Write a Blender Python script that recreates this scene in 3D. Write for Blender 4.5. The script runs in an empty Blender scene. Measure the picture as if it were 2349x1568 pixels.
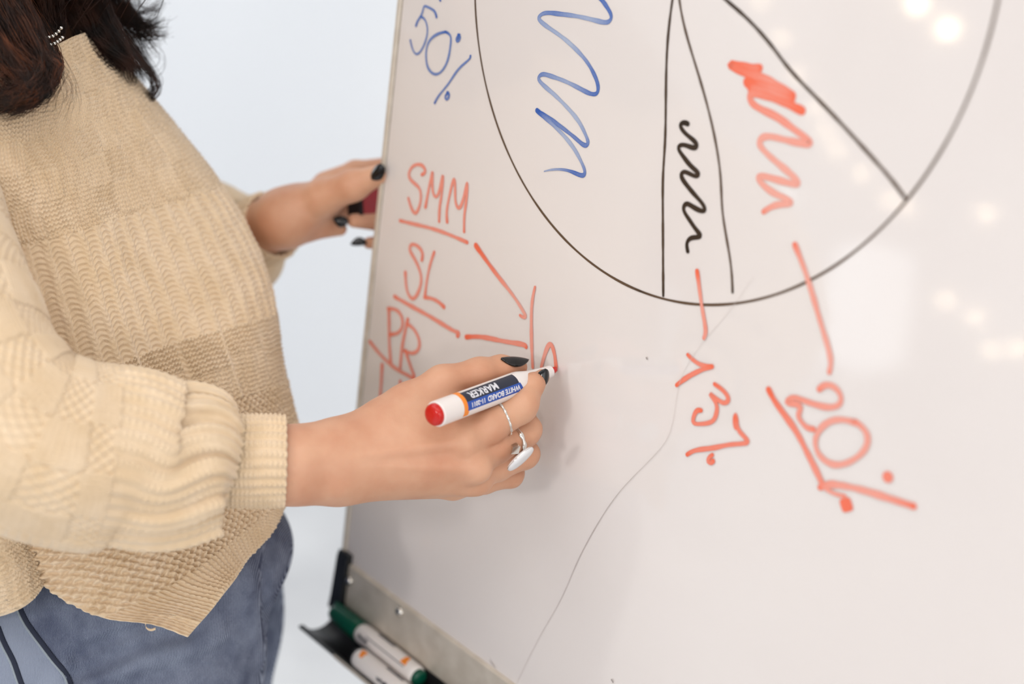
import bpy, bmesh, math, random
import numpy as np
from mathutils import Vector, Matrix, noise
import openvdb
random.seed(7); rng = np.random.default_rng(7)
scn = bpy.context.scene
col = scn.collection

# ------------------------------------------------------------------ camera
FPX = 3262.5
_a, _b, _c = 0.822533835, -0.303423529, 0.133502332      # yaw, pitch, roll
CAM = np.array([0.624898, -0.691150, 1.477981])
_ca, _sa, _cb, _sb, _cc, _sc = math.cos(_a), math.sin(_a), math.cos(_b), math.sin(_b), math.cos(_c), math.sin(_c)
FW = np.array([-_sa*_cb, _ca*_cb, _sb]); _r = np.array([_ca, _sa, 0.0]); _u = np.cross(_r, FW)
RT = _cc*_r + _sc*_u; UP = -_sc*_r + _cc*_u
cam = bpy.data.cameras.new('camera'); camo = bpy.data.objects.new('camera', cam); col.objects.link(camo)
camo.matrix_world = Matrix(((RT[0], UP[0], -FW[0], CAM[0]), (RT[1], UP[1], -FW[1], CAM[1]), (RT[2], UP[2], -FW[2], CAM[2]), (0, 0, 0, 1)))
cam.sensor_width = 36; cam.lens = 50; cam.clip_start = 0.05
cam.dof.use_dof = True; cam.dof.focus_distance = 1.0; cam.dof.aperture_fstop = 2.6
scn.camera = camo

# ------------------------------------------------------------------ world, lamps, exposure
w = bpy.data.worlds.new('World'); scn.world = w; w.use_nodes = True
w.node_tree.nodes['Background'].inputs[0].default_value = (0.86, 0.93, 1.0, 1)
w.node_tree.nodes['Background'].inputs[1].default_value = 1.6
def area(name, loc, target, sx, sy, power, color):
    l = bpy.data.lights.new(name, 'AREA'); l.shape = 'RECTANGLE'; l.size = sx; l.size_y = sy
    l.energy = power; l.color = color
    o = bpy.data.objects.new(name, l); col.objects.link(o); o.location = loc
    o.rotation_euler = (Vector(target) - Vector(loc)).to_track_quat('-Z', 'Y').to_euler()
    return o
area('lamp_glow', (0.75, -4.0, 1.95), (-0.1, 0, 1.2), 0.30, 0.30, 74, (1.0, 0.95, 0.92))
area('lamp_glow', (2.9, -2.9, 1.95), (-0.1, 0, 1.35), 0.26, 0.26, 62, (1.0, 0.94, 0.89))
area('ceiling_panel', (-1.9, -0.2, 2.93), (-1.9, -0.2, 0), 2.8, 2.0, 44, (0.94, 0.97, 1.0))  # overhead fill, placed to brighten the back wall
area('ceiling_panel', (-0.5, -1.9, 2.93), (-0.5, -1.7, 0), 3.0, 2.0, 92, (1.0, 0.95, 0.90))
area('ceiling_panel', (1.1, -0.75, 2.93), (1.1, -0.75, 0), 1.4, 1.0, 34, (1.0, 0.96, 0.92))  # unseen overhead fill, added to lift the lower left of the board
area('window_daylight', (-4.85, -1.1, 1.6), (0, -0.5, 1.1), 3.6, 1.7, 170, (0.95, 0.98, 1.0))  # added side fill, wider than the openings, for wall, person and board
area('window_daylight', (4.0, -1.2, 1.7), (0, -0.5, 1.15), 2.3, 1.6, 105, (1.0, 0.98, 0.96))  # added side fill that grazes the board and lifts the chest
scn.view_settings.view_transform = 'Standard'; scn.view_settings.look = 'None'
scn.view_settings.gamma = 1; scn.view_settings.exposure = -1.86
scn.view_settings.use_curve_mapping = False

# ------------------------------------------------------------------ helpers
def P(x, y, d):
    x = np.asarray(x, float)[..., None]; y = np.asarray(y, float)[..., None]; d = np.asarray(d, float)[..., None]
    return CAM + d*(FW + (x-1174.5)/FPX*RT - (y-784)/FPX*UP)
def BP(x, y, off=0.0):                       # the point of the board plane (Y = off) seen there
    x = np.asarray(x, float)[..., None]; y = np.asarray(y, float)[..., None]
    v = FW + (x-1174.5)/FPX*RT - (y-784)/FPX*UP
    return CAM + v*((off-CAM[1])/v[..., 1:2])
def lin(r, g, b):
    f = lambda c: (c/255/12.92) if c/255 <= 0.04045 else ((c/255+0.055)/1.055)**2.4
    return (f(r), f(g), f(b), 1)
def mat(name, color=(0.8, 0.8, 0.8, 1), rough=0.5, **kw):
    m = bpy.data.materials.new(name); m.use_nodes = True
    b = m.node_tree.nodes['Principled BSDF']
    b.inputs['Base Color'].default_value = color; b.inputs['Roughness'].default_value = rough
    for k, v in kw.items():
        b.inputs[k.replace('_', ' ')].default_value = v
    m['b'] = 1
    return m
def nn(m, t, **kw):
    n = m.node_tree.nodes.new(t)
    for k, v in kw.items(): setattr(n, k, v)
    return n
def lk(m, a, b): m.node_tree.links.new(a, b)
def bs(m): return m.node_tree.nodes['Principled BSDF']
def noise_color(m, c1, c2, scale, detail=4, lo=0.35, hi=0.65, coord='Object'):
    tc = nn(m, 'ShaderNodeTexCoord'); nz = nn(m, 'ShaderNodeTexNoise')
    nz.inputs['Scale'].default_value = scale; nz.inputs['Detail'].default_value = detail
    lk(m, tc.outputs[coord], nz.inputs['Vector'])
    cr = nn(m, 'ShaderNodeValToRGB'); cr.color_ramp.elements[0].position = lo; cr.color_ramp.elements[1].position = hi
    cr.color_ramp.elements[0].color = c1; cr.color_ramp.elements[1].color = c2
    lk(m, nz.outputs['Fac'], cr.inputs['Fac']); lk(m, cr.outputs['Color'], bs(m).inputs['Base Color'])
    return nz, cr, tc
def noise_bump(m, scale, strength, dist, coord='Object', detail=3):
    tc = nn(m, 'ShaderNodeTexCoord'); nz = nn(m, 'ShaderNodeTexNoise'); bp = nn(m, 'ShaderNodeBump')
    nz.inputs['Scale'].default_value = scale; nz.inputs['Detail'].default_value = detail
    bp.inputs['Strength'].default_value = strength; bp.inputs['Distance'].default_value = dist
    lk(m, tc.outputs[coord], nz.inputs['Vector']); lk(m, nz.outputs['Fac'], bp.inputs['Height'])
    lk(m, bp.outputs['Normal'], bs(m).inputs['Normal'])
    return bp
def link(name, me, m=None, parent=None, label=None, cat=None, group=None, kind=None, smooth=True):
    o = bpy.data.objects.new(name, me); col.objects.link(o)
    if m is not None:
        for q in (m if isinstance(m, (list, tuple)) else [m]): me.materials.append(q)
    if smooth and isinstance(me, bpy.types.Mesh) and len(me.polygons):
        me.polygons.foreach_set('use_smooth', np.ones(len(me.polygons), dtype=bool))
    if parent: o.parent = parent
    tag(o, label, cat, group, kind); return o
def tag(o, label=None, cat=None, group=None, kind=None):
    if label: o['label'] = label
    if cat: o['category'] = cat
    if group: o['group'] = group
    if kind: o['kind'] = kind
def empty(name, loc=(0, 0, 0), **kw):
    o = bpy.data.objects.new(name, None); col.objects.link(o); o.location = loc; o.empty_display_size = 0.05
    bpy.context.view_layer.update(); tag(o, **kw); return o
def reparent(o, p):                         # keep the world place
    o.parent = p; o.matrix_parent_inverse = Matrix.Translation(-Vector(p.location))
def mesh(name, v, f):
    me = bpy.data.meshes.new(name); v = np.asarray(v, float)
    if isinstance(f, np.ndarray) and f.ndim == 2:
        k = f.shape[1]; me.vertices.add(len(v)); me.vertices.foreach_set('co', v.ravel().astype(np.float32))
        me.loops.add(f.size); me.loops.foreach_set('vertex_index', f.ravel().astype(np.int32))
        me.polygons.add(len(f)); me.polygons.foreach_set('loop_start', np.arange(0, f.size, k, dtype=np.int32))
        me.update(calc_edges=True); me.validate()
    else:
        me.from_pydata([tuple(q) for q in v], [], f); me.update()
    return me
class MB:
    def __init__(s): s.bm = bmesh.new()
    def box(s, lo, hi, bevel=0, seg=2):
        r = bmesh.ops.create_cube(s.bm, size=1); vs = r['verts']
        lo = Vector(lo); hi = Vector(hi)
        for v in vs: v.co = Vector(((v.co[i]+.5)*(hi[i]-lo[i])+lo[i] for i in range(3)))
        if bevel:
            es = list({e for v in vs for e in v.link_edges})
            bmesh.ops.bevel(s.bm, geom=es, offset=bevel, segments=seg, affect='EDGES', profile=0.5)
        return s
    def lathe(s, a, d, prof, seg=32):        # profile [(t, r)] along direction d from a
        a = Vector(a); d = Vector(d).normalized(); e1 = d.orthogonal().normalized(); e2 = d.cross(e1)
        rings = []
        for t, r in prof:
            rings.append([s.bm.verts.new(a+d*t+(e1*math.cos(2*math.pi*i/seg)+e2*math.sin(2*math.pi*i/seg))*max(r, 1e-6)) for i in range(seg)])
        for A, B in zip(rings, rings[1:]):
            for i in range(seg): s.bm.faces.new((A[i], A[(i+1) % seg], B[(i+1) % seg], B[i]))
        s.bm.faces.new(rings[0][::-1]); s.bm.faces.new(rings[-1]); return s
    def extrude_x(s, prof, x0, x1):          # closed profile of (y, z) run along X
        A = [s.bm.verts.new((x0, y, z)) for y, z in prof]; B = [s.bm.verts.new((x1, y, z)) for y, z in prof]
        n = len(prof)
        for i in range(n): s.bm.faces.new((A[i], A[(i+1) % n], B[(i+1) % n], B[i]))
        s.bm.faces.new(A[::-1]); s.bm.faces.new(B); return s
    def done(s, name, m=None, parent=None, smooth=False, **kw):
        bmesh.ops.remove_doubles(s.bm, verts=s.bm.verts, dist=1e-6)
        bmesh.ops.recalc_face_normals(s.bm, faces=s.bm.faces)
        me = bpy.data.meshes.new(name); s.bm.to_mesh(me); s.bm.free()
        o = link(name, me, m, None, smooth=smooth, **kw)
        if parent: reparent(o, parent)
        if smooth == 'auto': auto_smooth(o)
        return o
def auto_smooth(o, ang=35):
    me = o.data; bm = bmesh.new(); bm.from_mesh(me)
    for f in bm.faces: f.smooth = True
    for e in bm.edges:
        if len(e.link_faces) == 2 and e.calc_face_angle(0) > math.radians(ang): e.smooth = False
    bm.to_mesh(me); bm.free()
def spl(knots, xs):                           # natural cubic spline as a matrix
    k = np.asarray(knots, float); n = len(k); h = np.diff(k)
    if n == 2:
        t = (np.asarray(xs)-k[0])/h[0]; return np.stack([1-t, t], 1)
    A = np.zeros((n, n)); B = np.zeros((n, n)); A[0, 0] = A[-1, -1] = 1
    for i in range(1, n-1):
        A[i, i-1] = h[i-1]; A[i, i] = 2*(h[i-1]+h[i]); A[i, i+1] = h[i]
        B[i, i-1] = 6/h[i-1]; B[i, i] = -6/h[i-1]-6/h[i]; B[i, i+1] = 6/h[i]
    Mm = np.linalg.solve(A, B)
    xs = np.clip(np.asarray(xs, float), k[0], k[-1]); j = np.clip(np.searchsorted(k, xs, side='right')-1, 0, n-2)
    a = (k[j+1]-xs)/h[j]; b = (xs-k[j])/h[j]; W = np.zeros((len(xs), n)); I = np.arange(len(xs))
    W[I, j] += a; W[I, j+1] += b
    W += ((a**3-a)*h[j]**2/6)[:, None]*Mm[j] + ((b**3-b)*h[j]**2/6)[:, None]*Mm[j+1]
    return W
def smooth_path(pts, n, knots=None):
    pts = np.asarray(pts, float)
    if knots is None:
        d = np.linalg.norm(np.diff(pts, axis=0), axis=1); knots = np.concatenate([[0], np.cumsum(np.maximum(d, 1e-6)**0.5)])
    return spl(knots, np.linspace(knots[0], knots[-1], n)) @ pts

# ---- signed distance modelling
def cone(Q, a, b, ra, rb):                    # rounded cone
    a = np.asarray(a, np.float32); b = np.asarray(b, np.float32); ba = b-a; L = float(ba@ba)+1e-12
    t = np.clip(((Q-a)@ba)/L, 0, 1)
    return np.linalg.norm(Q-a-t[..., None]*ba, axis=-1)-(ra+(rb-ra)*t)
def ell(Q, c, r, R=None):
    q = Q-np.asarray(c, np.float32)
    if R is not None: q = q@np.asarray(R, np.float32)
    r = np.asarray(r, np.float32); k0 = np.linalg.norm(q/r, axis=-1); k1 = np.linalg.norm(q/(r*r), axis=-1)
    return k0*(k0-1)/np.maximum(k1, 1e-6)
def smin(a, b, k):
    h = np.maximum(k-np.abs(a-b), 0)/k
    return np.minimum(a, b)-h*h*k*0.25
def chain(Q, pts, rs, k=0.004):
    d = None
    for i in range(len(pts)-1):
        e = cone(Q, pts[i], pts[i+1], rs[i], rs[i+1]); d = e if d is None else smin(d, e, k)
    return d
def polygonise(fn, lo, hi, step):
    lo = np.asarray(lo, float); hi = np.asarray(hi, float); n = np.ceil((hi-lo)/step).astype(int)+1
    B = 48; D = np.full(tuple(n), 3*step, np.float32)
    for i in range(0, n[0], B):
        for j in range(0, n[1], B):
            for k in range(0, n[2], B):
                m = [min(B, n[0]-i), min(B, n[1]-j), min(B, n[2]-k)]
                c = lo+(np.array([i, j, k])+np.array(m)/2)*step; rad = np.linalg.norm(np.array(m))*step/2
                dc = float(fn(c[None, :].astype(np.float32))[0])
                if abs(dc) > rad*1.15+0.02:
                    D[i:i+m[0], j:j+m[1], k:k+m[2]] = np.clip(dc, -3*step, 3*step); continue
                g = np.stack(np.meshgrid(np.arange(i, i+m[0]), np.arange(j, j+m[1]), np.arange(k, k+m[2]), indexing='ij'), -1)
                D[i:i+m[0], j:j+m[1], k:k+m[2]] = fn((lo+g*step).astype(np.float32))
    D = np.clip(D, -3*step, 3*step)
    g = openvdb.FloatGrid(3*step); g.copyFromArray(D)
    v, q = g.convertToQuads(0.0)
    return np.asarray(v)*step+lo, np.asarray(q)[:, ::-1].astype(np.int32)

# ------------------------------------------------------------------ materials
M = {}
M['board'] = mat('board_enamel', lin(226, 222, 220), 0.06); bs(M['board']).inputs['IOR'].default_value = 1.52
nz, cr, tc = noise_color(M['board'], lin(226, 219, 216), lin(231, 225, 222), 3.0, 3, 0.3, 0.7)
M['alu'] = mat('brushed_aluminium', lin(188, 178, 164), 0.45, Metallic=0.25)
noise_color(M['alu'], lin(204, 194, 180), lin(218, 209, 196), 60, 5)
M['chrome'] = mat('screw_steel', lin(215, 212, 205), 0.18, Metallic=1.0)
M['black'] = mat('black_plastic', lin(22, 24, 28), 0.32)
M['blackm'] = mat('tray_black', lin(26, 26, 28), 0.42)
M['wall'] = mat('white_wall', lin(238, 240, 243), 0.85); noise_bump(M['wall'], 90, 0.08, 0.002)
M['ceil'] = mat('white_ceiling', lin(240, 240, 240), 0.9)
M['floor'] = mat('pale_marble', lin(214, 216, 218), 0.3)
noise_color(M['floor'], lin(206, 207, 209), lin(228, 229, 230), 2.2, 6, 0.35, 0.6)
M['frame'] = mat('window_frame', lin(240, 240, 240), 0.4)
def ink(name, c, faint, alpha=0.85, scale=900):
    m = mat(name, c, 0.30); tc = nn(m, 'ShaderNodeTexCoord'); nz = nn(m, 'ShaderNodeTexNoise')
    nz.inputs['Scale'].default_value = scale; nz.inputs['Detail'].default_value = 2; lk(m, tc.outputs['Object'], nz.inputs['Vector'])
    at = nn(m, 'ShaderNodeAttribute'); at.attribute_name = 'ink'
    mr = nn(m, 'ShaderNodeMath', operation='MULTIPLY_ADD'); mr.inputs[1].default_value = 0.25; mr.inputs[2].default_value = -0.125
    lk(m, nz.outputs['Fac'], mr.inputs[0]); ad = nn(m, 'ShaderNodeMath', operation='ADD', use_clamp=True)
    lk(m, mr.outputs[0], ad.inputs[0]); lk(m, at.outputs['Fac'], ad.inputs[1])
    mx = nn(m, 'ShaderNodeMix', data_type='RGBA'); mx.inputs[6].default_value = faint; mx.inputs[7].default_value = c
    lk(m, ad.outputs[0], mx.inputs[0]); lk(m, mx.outputs[2], bs(m).inputs['Base Color'])
    return m
M['red_ink'] = ink('red_ink', lin(238, 108, 76), lin(236, 172, 158), 0.9)
M['blue_ink'] = ink('blue_ink', lin(44, 92, 176), lin(176, 188, 210), 0.92)
M['black_ink'] = ink('black_ink', lin(36, 25, 17), lin(118, 92, 70), 0.95)
M['grey_ink'] = ink('grey_ink', lin(150, 142, 138), lin(212, 203, 199), 0.8)
M['skin'] = mat('skin', lin(226, 172, 140), 0.48); b = bs(M['skin'])
b.inputs['Subsurface Weight'].default_value = 0.22; b.inputs['Subsurface Radius'].default_value = (0.012, 0.005, 0.003); b.inputs['Subsurface Scale'].default_value = 0.35
noise_color(M['skin'], lin(198, 141, 110), lin(213, 164, 133), 28, 4, 0.3, 0.65)
noise_bump(M['skin'], 1100, 0.22, 0.0004, detail=4)
M['nail'] = mat('black_nail_polish', lin(9, 10, 13), 0.14)
M['silver'] = mat('silver', lin(225, 222, 216), 0.2, Metallic=1.0)
M['pearl'] = mat('pale_ring_stone', lin(222, 222, 224), 0.12)
M['wool'] = mat('beige_wool', lin(221, 198, 160), 0.95); b = bs(M['wool'])
b.inputs['Sheen Weight'].default_value = 0.35; b.inputs['Sheen Roughness'].default_value = 0.6; b.inputs['Specular IOR Level'].default_value = 0.15
noise_color(M['wool'], lin(226, 199, 162), lin(236, 212, 180), 45, 5, 0.3, 0.7)
noise_bump(M['wool'], 1500, 0.5, 0.0012, detail=5)
M['denim'] = mat('blue_denim', lin(88, 104, 138), 0.85)
M['whitep'] = mat('white_plastic', lin(236, 228, 224), 0.28); bs(M['whitep']).inputs['Subsurface Weight'].default_value = 0.05
M['redp'] = mat('red_plastic', lin(196, 22, 14), 0.2)
M['green'] = mat('green_plastic', lin(0, 78, 58), 0.28)
M['darkred'] = mat('dark_red_plastic', lin(150, 6, 22), 0.35)
M['felt'] = mat('black_felt', lin(26, 14, 16), 0.9)
M['orange'] = mat('orange_print', lin(244, 140, 40), 0.4)
M['navy'] = mat('navy_print', lin(26, 34, 54), 0.35)
M['blue'] = mat('blue_print', lin(28, 78, 168), 0.35)
M['whiteprint'] = mat('white_print', lin(226, 226, 232), 0.4)
M['hair'] = mat('dark_brown_hair', lin(40, 24, 16), 0.5); bs(M['hair']).inputs['Specular IOR Level'].default_value = .3
noise_color(M['hair'], lin(18, 10, 7), lin(58, 31, 19), 60, 2, 0.35, 0.7)
M['hairred'] = mat('auburn_hair', lin(84, 46, 24), 0.45); bs(M['hairred']).inputs['Specular IOR Level'].default_value = .35
noise_color(M['hairred'], lin(34, 18, 10), lin(112, 60, 30), 70, 2, 0.35, 0.7)
M['shoe'] = mat('white_shoe', lin(225, 225, 225), 0.5)

# ------------------------------------------------------------------ the room
YB = 1.32
MB().box((-5, -4.6, -0.1), (4.2, YB, 0)).done('floor', M['floor'], kind='structure')
MB().box((-5, -4.6, 3.0), (4.2, YB, 3.1)).done('ceiling', M['ceil'], kind='structure')
MB().box((-5.1, YB, -0.1), (4.3, YB+0.12, 3.1)).done('wall_back', M['wall'], kind='structure')
MB().box((-5, YB-0.014, 0), (4.2, YB, 0.075), 0.003).done('baseboard_back', M['frame'], kind='structure')
def holed_wall(name, axis, pos, th, a0, a1, z1, holes):
    mb = MB()
    def seg(u0, u1, z0, z2):
        if u1-u0 < 1e-4 or z2-z0 < 1e-4: return
        if axis == 'y': mb.box((u0, pos-th, z0), (u1, pos, z2))
        else: mb.box((pos, u0, z0), (pos+th, u1, z2))
    u = a0
    for (h0, h1, z0, z2) in holes:
        seg(u, h0, 0, z1); seg(h0, h1, 0, z0); seg(h0, h1, z2, z1); u = h1
    seg(u, a1, 0, z1)
    return mb.done(name, M['wall'], kind='structure')
wins_f = [(-3.3, -2.75, 0.75, 2.3), (-2.45, -1.95, 0.75, 2.3), (-0.85, 0.45, 1.0, 2.5)]
holed_wall('wall_front', 'y', -4.5, 0.12, -5, 4.2, 3.0, wins_f)
wins_l = [(-3.1, -1.9, 0.9, 2.4), (-1.2, 0.2, 0.9, 2.4)]
holed_wall('wall_left', 'x', -5.1, 0.12, -4.5, YB, 3.0, wins_l)
holed_wall('wall_right', 'x', 4.1, 0.12, -4.5, YB, 3.0, [(-2.4, 0.0, 0.9, 2.5)])
def window(n, axis, pos, h):
    u0, u1, z0, z2 = h; mb = MB(); t = 0.04
    def bx(a, b, c, d):
        if axis == 'y': mb.box((a, pos-0.09, c), (b, pos-0.03, d))
        else: mb.box((pos+0.03, a, c), (pos+0.09, b, d))
    bx(u0, u0+t, z0, z2); bx(u1-t, u1, z0, z2); bx(u0, u1, z0, z0+t); bx(u0, u1, z2-t, z2); bx((u0+u1)/2-t/2, (u0+u1)/2+t/2, z0, z2)
    mb.done('window_%d' % n, M['frame'], kind='structure')
for i, h in enumerate(wins_f): window(i+1, 'y', -4.5, h)
for i, h in enumerate(wins_l): window(i+4, 'x', -5.1, h)
window(6, 'x', 4.1, (-2.4, 0.0, 0.9, 2.5))

# ------------------------------------------------------------------ the whiteboard
XL, XR, ZB, ZT = -0.299, 0.46, 0.897, 1.93
wb = empty('whiteboard', (XL, 0.02, 0), label='large glossy whiteboard on an easel with a hand drawn pie chart', cat='whiteboard')
MB().box((XL+0.002, 0, ZB-0.01), (XR, 0.012, ZT)).done('panel', M['board'], wb)
MB().box((XL-0.0035, -0.0022, ZB-0.046), (XL+0.0012, 0.016, ZT), 0.001).done('edge_trim', M['alu'], wb, label='thin aluminium left edge')
MB().box((XR-0.001, -0.0022, ZB-0.046), (XR+0.004, 0.016, ZT), 0.001).done('edge_trim', M['alu'], wb)
MB().box((XL-0.0035, -0.0022, ZT), (XR+0.004, 0.016, ZT+0.012), 0.001).done('edge_trim', M['alu'], wb)
MB().extrude_x([(-0.0016, ZB+0.0006), (-0.0034, ZB-0.0006), (-0.0036, ZB-0.038), (-0.0030, ZB-0.0405), (0.016, ZB-0.0405), (0.016, ZB+0.0006)], XL+0.012, XR).done('bottom_rail', M['alu'], wb, label='aluminium bottom rail')
# black corner cap, then the tray
mb = MB(); mb.extrude_x([(-0.0045, ZB+0.009), (-0.0062, ZB+0.004), (-0.0090, ZB-0.034), (-0.0105, ZB-0.046), (0.017, ZB-0.046), (0.017, ZB+0.009)], XL-0.004, XL+0.0115)
mb.done('corner_cap', M['black'], wb, label='black plastic corner cap')
for sx in (XL+0.0125, ):
    pass
def screw(x, z):
    o = MB().lathe((x, -0.0030, z), (0, -1, 0), [(0, .0044), (.0006, .0046), (.0022, .0040), (.0034, .0026), (.0038, .0005)], 20).done('screw', M['chrome'], wb, smooth=True)
screw(-0.2845, ZB-0.0135); screw(-0.2095, ZB-0.0075)
def arc(c, r, a0, a1, n): return [(c[0]+r*math.cos(math.radians(a0+(a1-a0)*i/(n-1))), c[1]+r*math.sin(math.radians(a0+(a1-a0)*i/(n-1)))) for i in range(n)]
tc_ = (-0.0220, ZB-0.046)
inner = [(-0.0034, ZB-0.040)] + arc(tc_, 0.0186, 0, -145, 14) + [(-0.0405, ZB-0.0560)]
outer = [(-0.0425, ZB-0.0565), (-0.0415, ZB-0.0590)] + arc(tc_, 0.0206, -140, 0, 14) + [(0.002, ZB-0.040)]
MB().extrude_x(inner+outer, XL-0.001, XR-0.02).done('tray', M['blackm'], wb, smooth='auto', label='black curved pen tray')
MB().box((XL+0.055, -0.0432, ZB-0.0585), (XR-0.03, -0.0418, ZB-0.0555), 0.0004).done('lip_strip', M['alu'], wb, label='metal strip along the tray lip')
# easel legs
for x in (-0.235, 0.40):
    MB().lathe((x, 0.035, 0.05), (0, 0, 1), [(0, .011), (1.86, .011)], 20).done('leg', M['alu'], wb, smooth='auto')
    MB().box((x-0.016, -0.05, 0.03), (x+0.016, 0.46, 0.06), 0.004).done('foot', M['alu'], wb)
    for y in (-0.03, 0.44):
        MB().lathe((x-0.012, y, 0.022), (1, 0, 0), [(0, .016), (0.003, .0215), (.021, .0215), (.024, .016)], 20).done('caster', M['black'], wb, smooth='auto')
MB().lathe((-0.235, 0.035, 0.45), (1, 0, 0), [(0, .009), (0.635, .009)], 16).done('crossbar', M['alu'], wb, smooth='auto')
for x in (-0.235, 0.40):
    MB().box((x-0.015, 0.012, ZB+0.05), (x+0.015, 0.04, ZB+0.09), 0.003).done('bracket', M['black'], wb)

INKOFF = [0.00025]
def stroke(pxy, w, dens=0.6, ends=0.0, n=None, space='px'):
    """pxy: picture points on the board; w: width in metres (number or list)."""
    p = np.array(pxy, float)
    q = BP(p[:, 0], p[:, 1]) if space == 'px' else p
    L = np.linalg.norm(np.diff(q, axis=0), axis=1).sum(); n = n or int(max(10, L/0.0015))
    c = smooth_path(q, n) if len(q) > 2 else q[0]+(q[1]-q[0])*np.linspace(0, 1, n)[:, None]
    W = np.interp(np.linspace(0, 1, n), np.linspace(0, 1, len(np.atleast_1d(w))), np.atleast_1d(w)) if np.ndim(w) else np.full(n, w)
    W = W*(1+0.10*np.sin(np.arange(n)*0.31+rng.uniform(0, 6))+0.05*np.sin(np.arange(n)*0.9))
    T = np.gradient(c, axis=0); T /= np.linalg.norm(T, axis=1)[:, None]+1e-12; N = np.stack([-T[:, 2], 0*T[:, 0], T[:, 0]], 1)
    y = -INKOFF[0]; INKOFF[0] += 0.000012
    D = np.interp(np.linspace(0, 1, n), np.linspace(0, 1, len(np.atleast_1d(dens))), np.atleast_1d(dens))
    e = np.minimum(np.arange(n), np.arange(n)[::-1])*L/n; D = D+0.35*np.exp(-e/0.004)*(1 if ends == 0 else ends)
    vs = []; ds = []
    for k, s in enumerate((-0.5, -0.2, 0.2, 0.5)):
        v = c+N*(W*s)[:, None]; v[:, 1] = y-np.arange(n)*2e-8*1.0; vs.append(v); ds.append(D+(0.12 if k in (0, 3) else -0.05))
    for k, j in ((0, -1), (n-1, 1)):          # round ends
        pass
    V = np.stack(vs, 1).reshape(-1, 3); Dn = np.stack(ds, 1).reshape(-1)
    F = [(4*i+k, 4*i+k+1, 4*i+k+5, 4*i+k+4) for i in range(n-1) for k in range(3)]
    V = list(map(tuple, V)); Dn = list(Dn)
    for i0, sg in ((0, -1), (n-1, 1)):
        base = len(V); m = 6
        for a in range(1, m):
            th = math.pi*a/m
            pnt = c[i0]+N[i0]*W[i0]*(-0.5*math.cos(th))+sg*T[i0]*W[i0]*0.5*math.sin(th); V.append((pnt[0], y, pnt[2])); Dn.append(Dn[4*i0])
        F.append(tuple([4*i0]+[base+k for k in range(m-1)]+[4*i0+3]+([4*i0+2, 4*i0+1])))
    return V, F, Dn
def blob(x, y, rx, ry, rot=0.0, dens=.85, sq=2.0):
    c = BP(x, y); a = np.linspace(0, 2*math.pi, 20, endpoint=False); y_ = -INKOFF[0]; INKOFF[0] += 0.000012
    q = [(abs(math.cos(t))**(2/sq)*math.copysign(rx, math.cos(t)), abs(math.sin(t))**(2/sq)*math.copysign(ry, math.sin(t))) for t in a]
    V = [(c[0]+u*math.cos(rot)-v*math.sin(rot), y_, c[2]+u*math.sin(rot)+v*math.cos(rot)) for u, v in q]
    return V, [tuple(range(20))], [dens]*20
def writing(name, strokes, m, label):
    V = []; F = []; D = []
    for s in strokes:
        v, f, d = s; b0 = len(V); V += v; F += [tuple(i+b0 for i in q) for q in f]; D += d
    me = bpy.data.meshes.new(name); me.from_pydata(V, [], F); me.update()
    at = me.attributes.new('ink', 'FLOAT', 'POINT'); at.data.foreach_set('value', np.clip(np.array(D, np.float32), 0, 1))
    o = link(name, me, m, label=label, smooth=False); reparent(o, wb); return o
def Z(pts, s, ox, oy): return [(x/s+ox, y/s+oy) for x, y in pts]
c1 = lambda p: Z(p, 3.136, 800, 0)
c2 = lambda p: Z(p, 2.613, 1450, 0)
c3 = lambda p: Z(p, 2.613, 800, 340)
c4 = lambda p: Z(p, 2.413, 1450, 550)
# pie chart
R0 = 0.215; th = np.linspace(0, 2*math.pi, 240)
circ = [(R0*math.sin(t)*1.0, 0, 1.45-R0*math.cos(t)) for t in th]
writing('pie_outline', [stroke(circ, 0.0017, 0.5, space='w', n=300)], M['black_ink'], 'thin black circle of the pie chart')
wA = [(1553, -60), (1543, 0), (1532, 96), (1528, 214), (1526, 325), (1521.5, 402), (1521, 497), (1521.5, 600), (1522, 678)]
wB = [(1553, -60), (1559, 0), (1572.5, 69), (1603, 172), (1634, 287), (1653, 402), (1658.5, 490), (1676, 600), (1681, 670)]
wC = [(1553, -100), (1610, -50), (1666, 0), (1718, 46), (1775, 111), (1813.5, 161), (1890, 241), (1986, 344), (2043, 409), (2078, 455)]
writing('pie_line', [stroke(wA, 0.0021, 0.75)], M['black_ink'], 'black pie line, the upright one')
writing('pie_line', [stroke(wB, 0.0018, 0.55)], M['black_ink'], 'black pie line bending down to the right')
writing('pie_line', [stroke(wC, 0.0023, [0.9, 0.8, 0.6, 0.5])], M['black_ink'], 'black pie line running diagonally to the rim')
writing('scribble', [stroke(c2([(335, 742), (310, 735), (292, 747), (303, 778), (345, 820), (386, 862), (385, 882), (350, 880), (300, 868), (280, 885), (310, 940), (360, 1000), (398, 1042), (390, 1055), (345, 1040), (308, 1031), (297, 1052), (330, 1110), (380, 1170), (430, 1232), (436, 1260), (413, 1262), (360, 1235), (325, 1222), (310, 1250), (340, 1310), (385, 1375), (409, 1412), (388, 1421), (348, 1430), (330, 1460), (335, 1505)]), 0.0032, 0.95)], M['black_ink'], 'black wavy scribble in the narrow slice')
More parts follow.
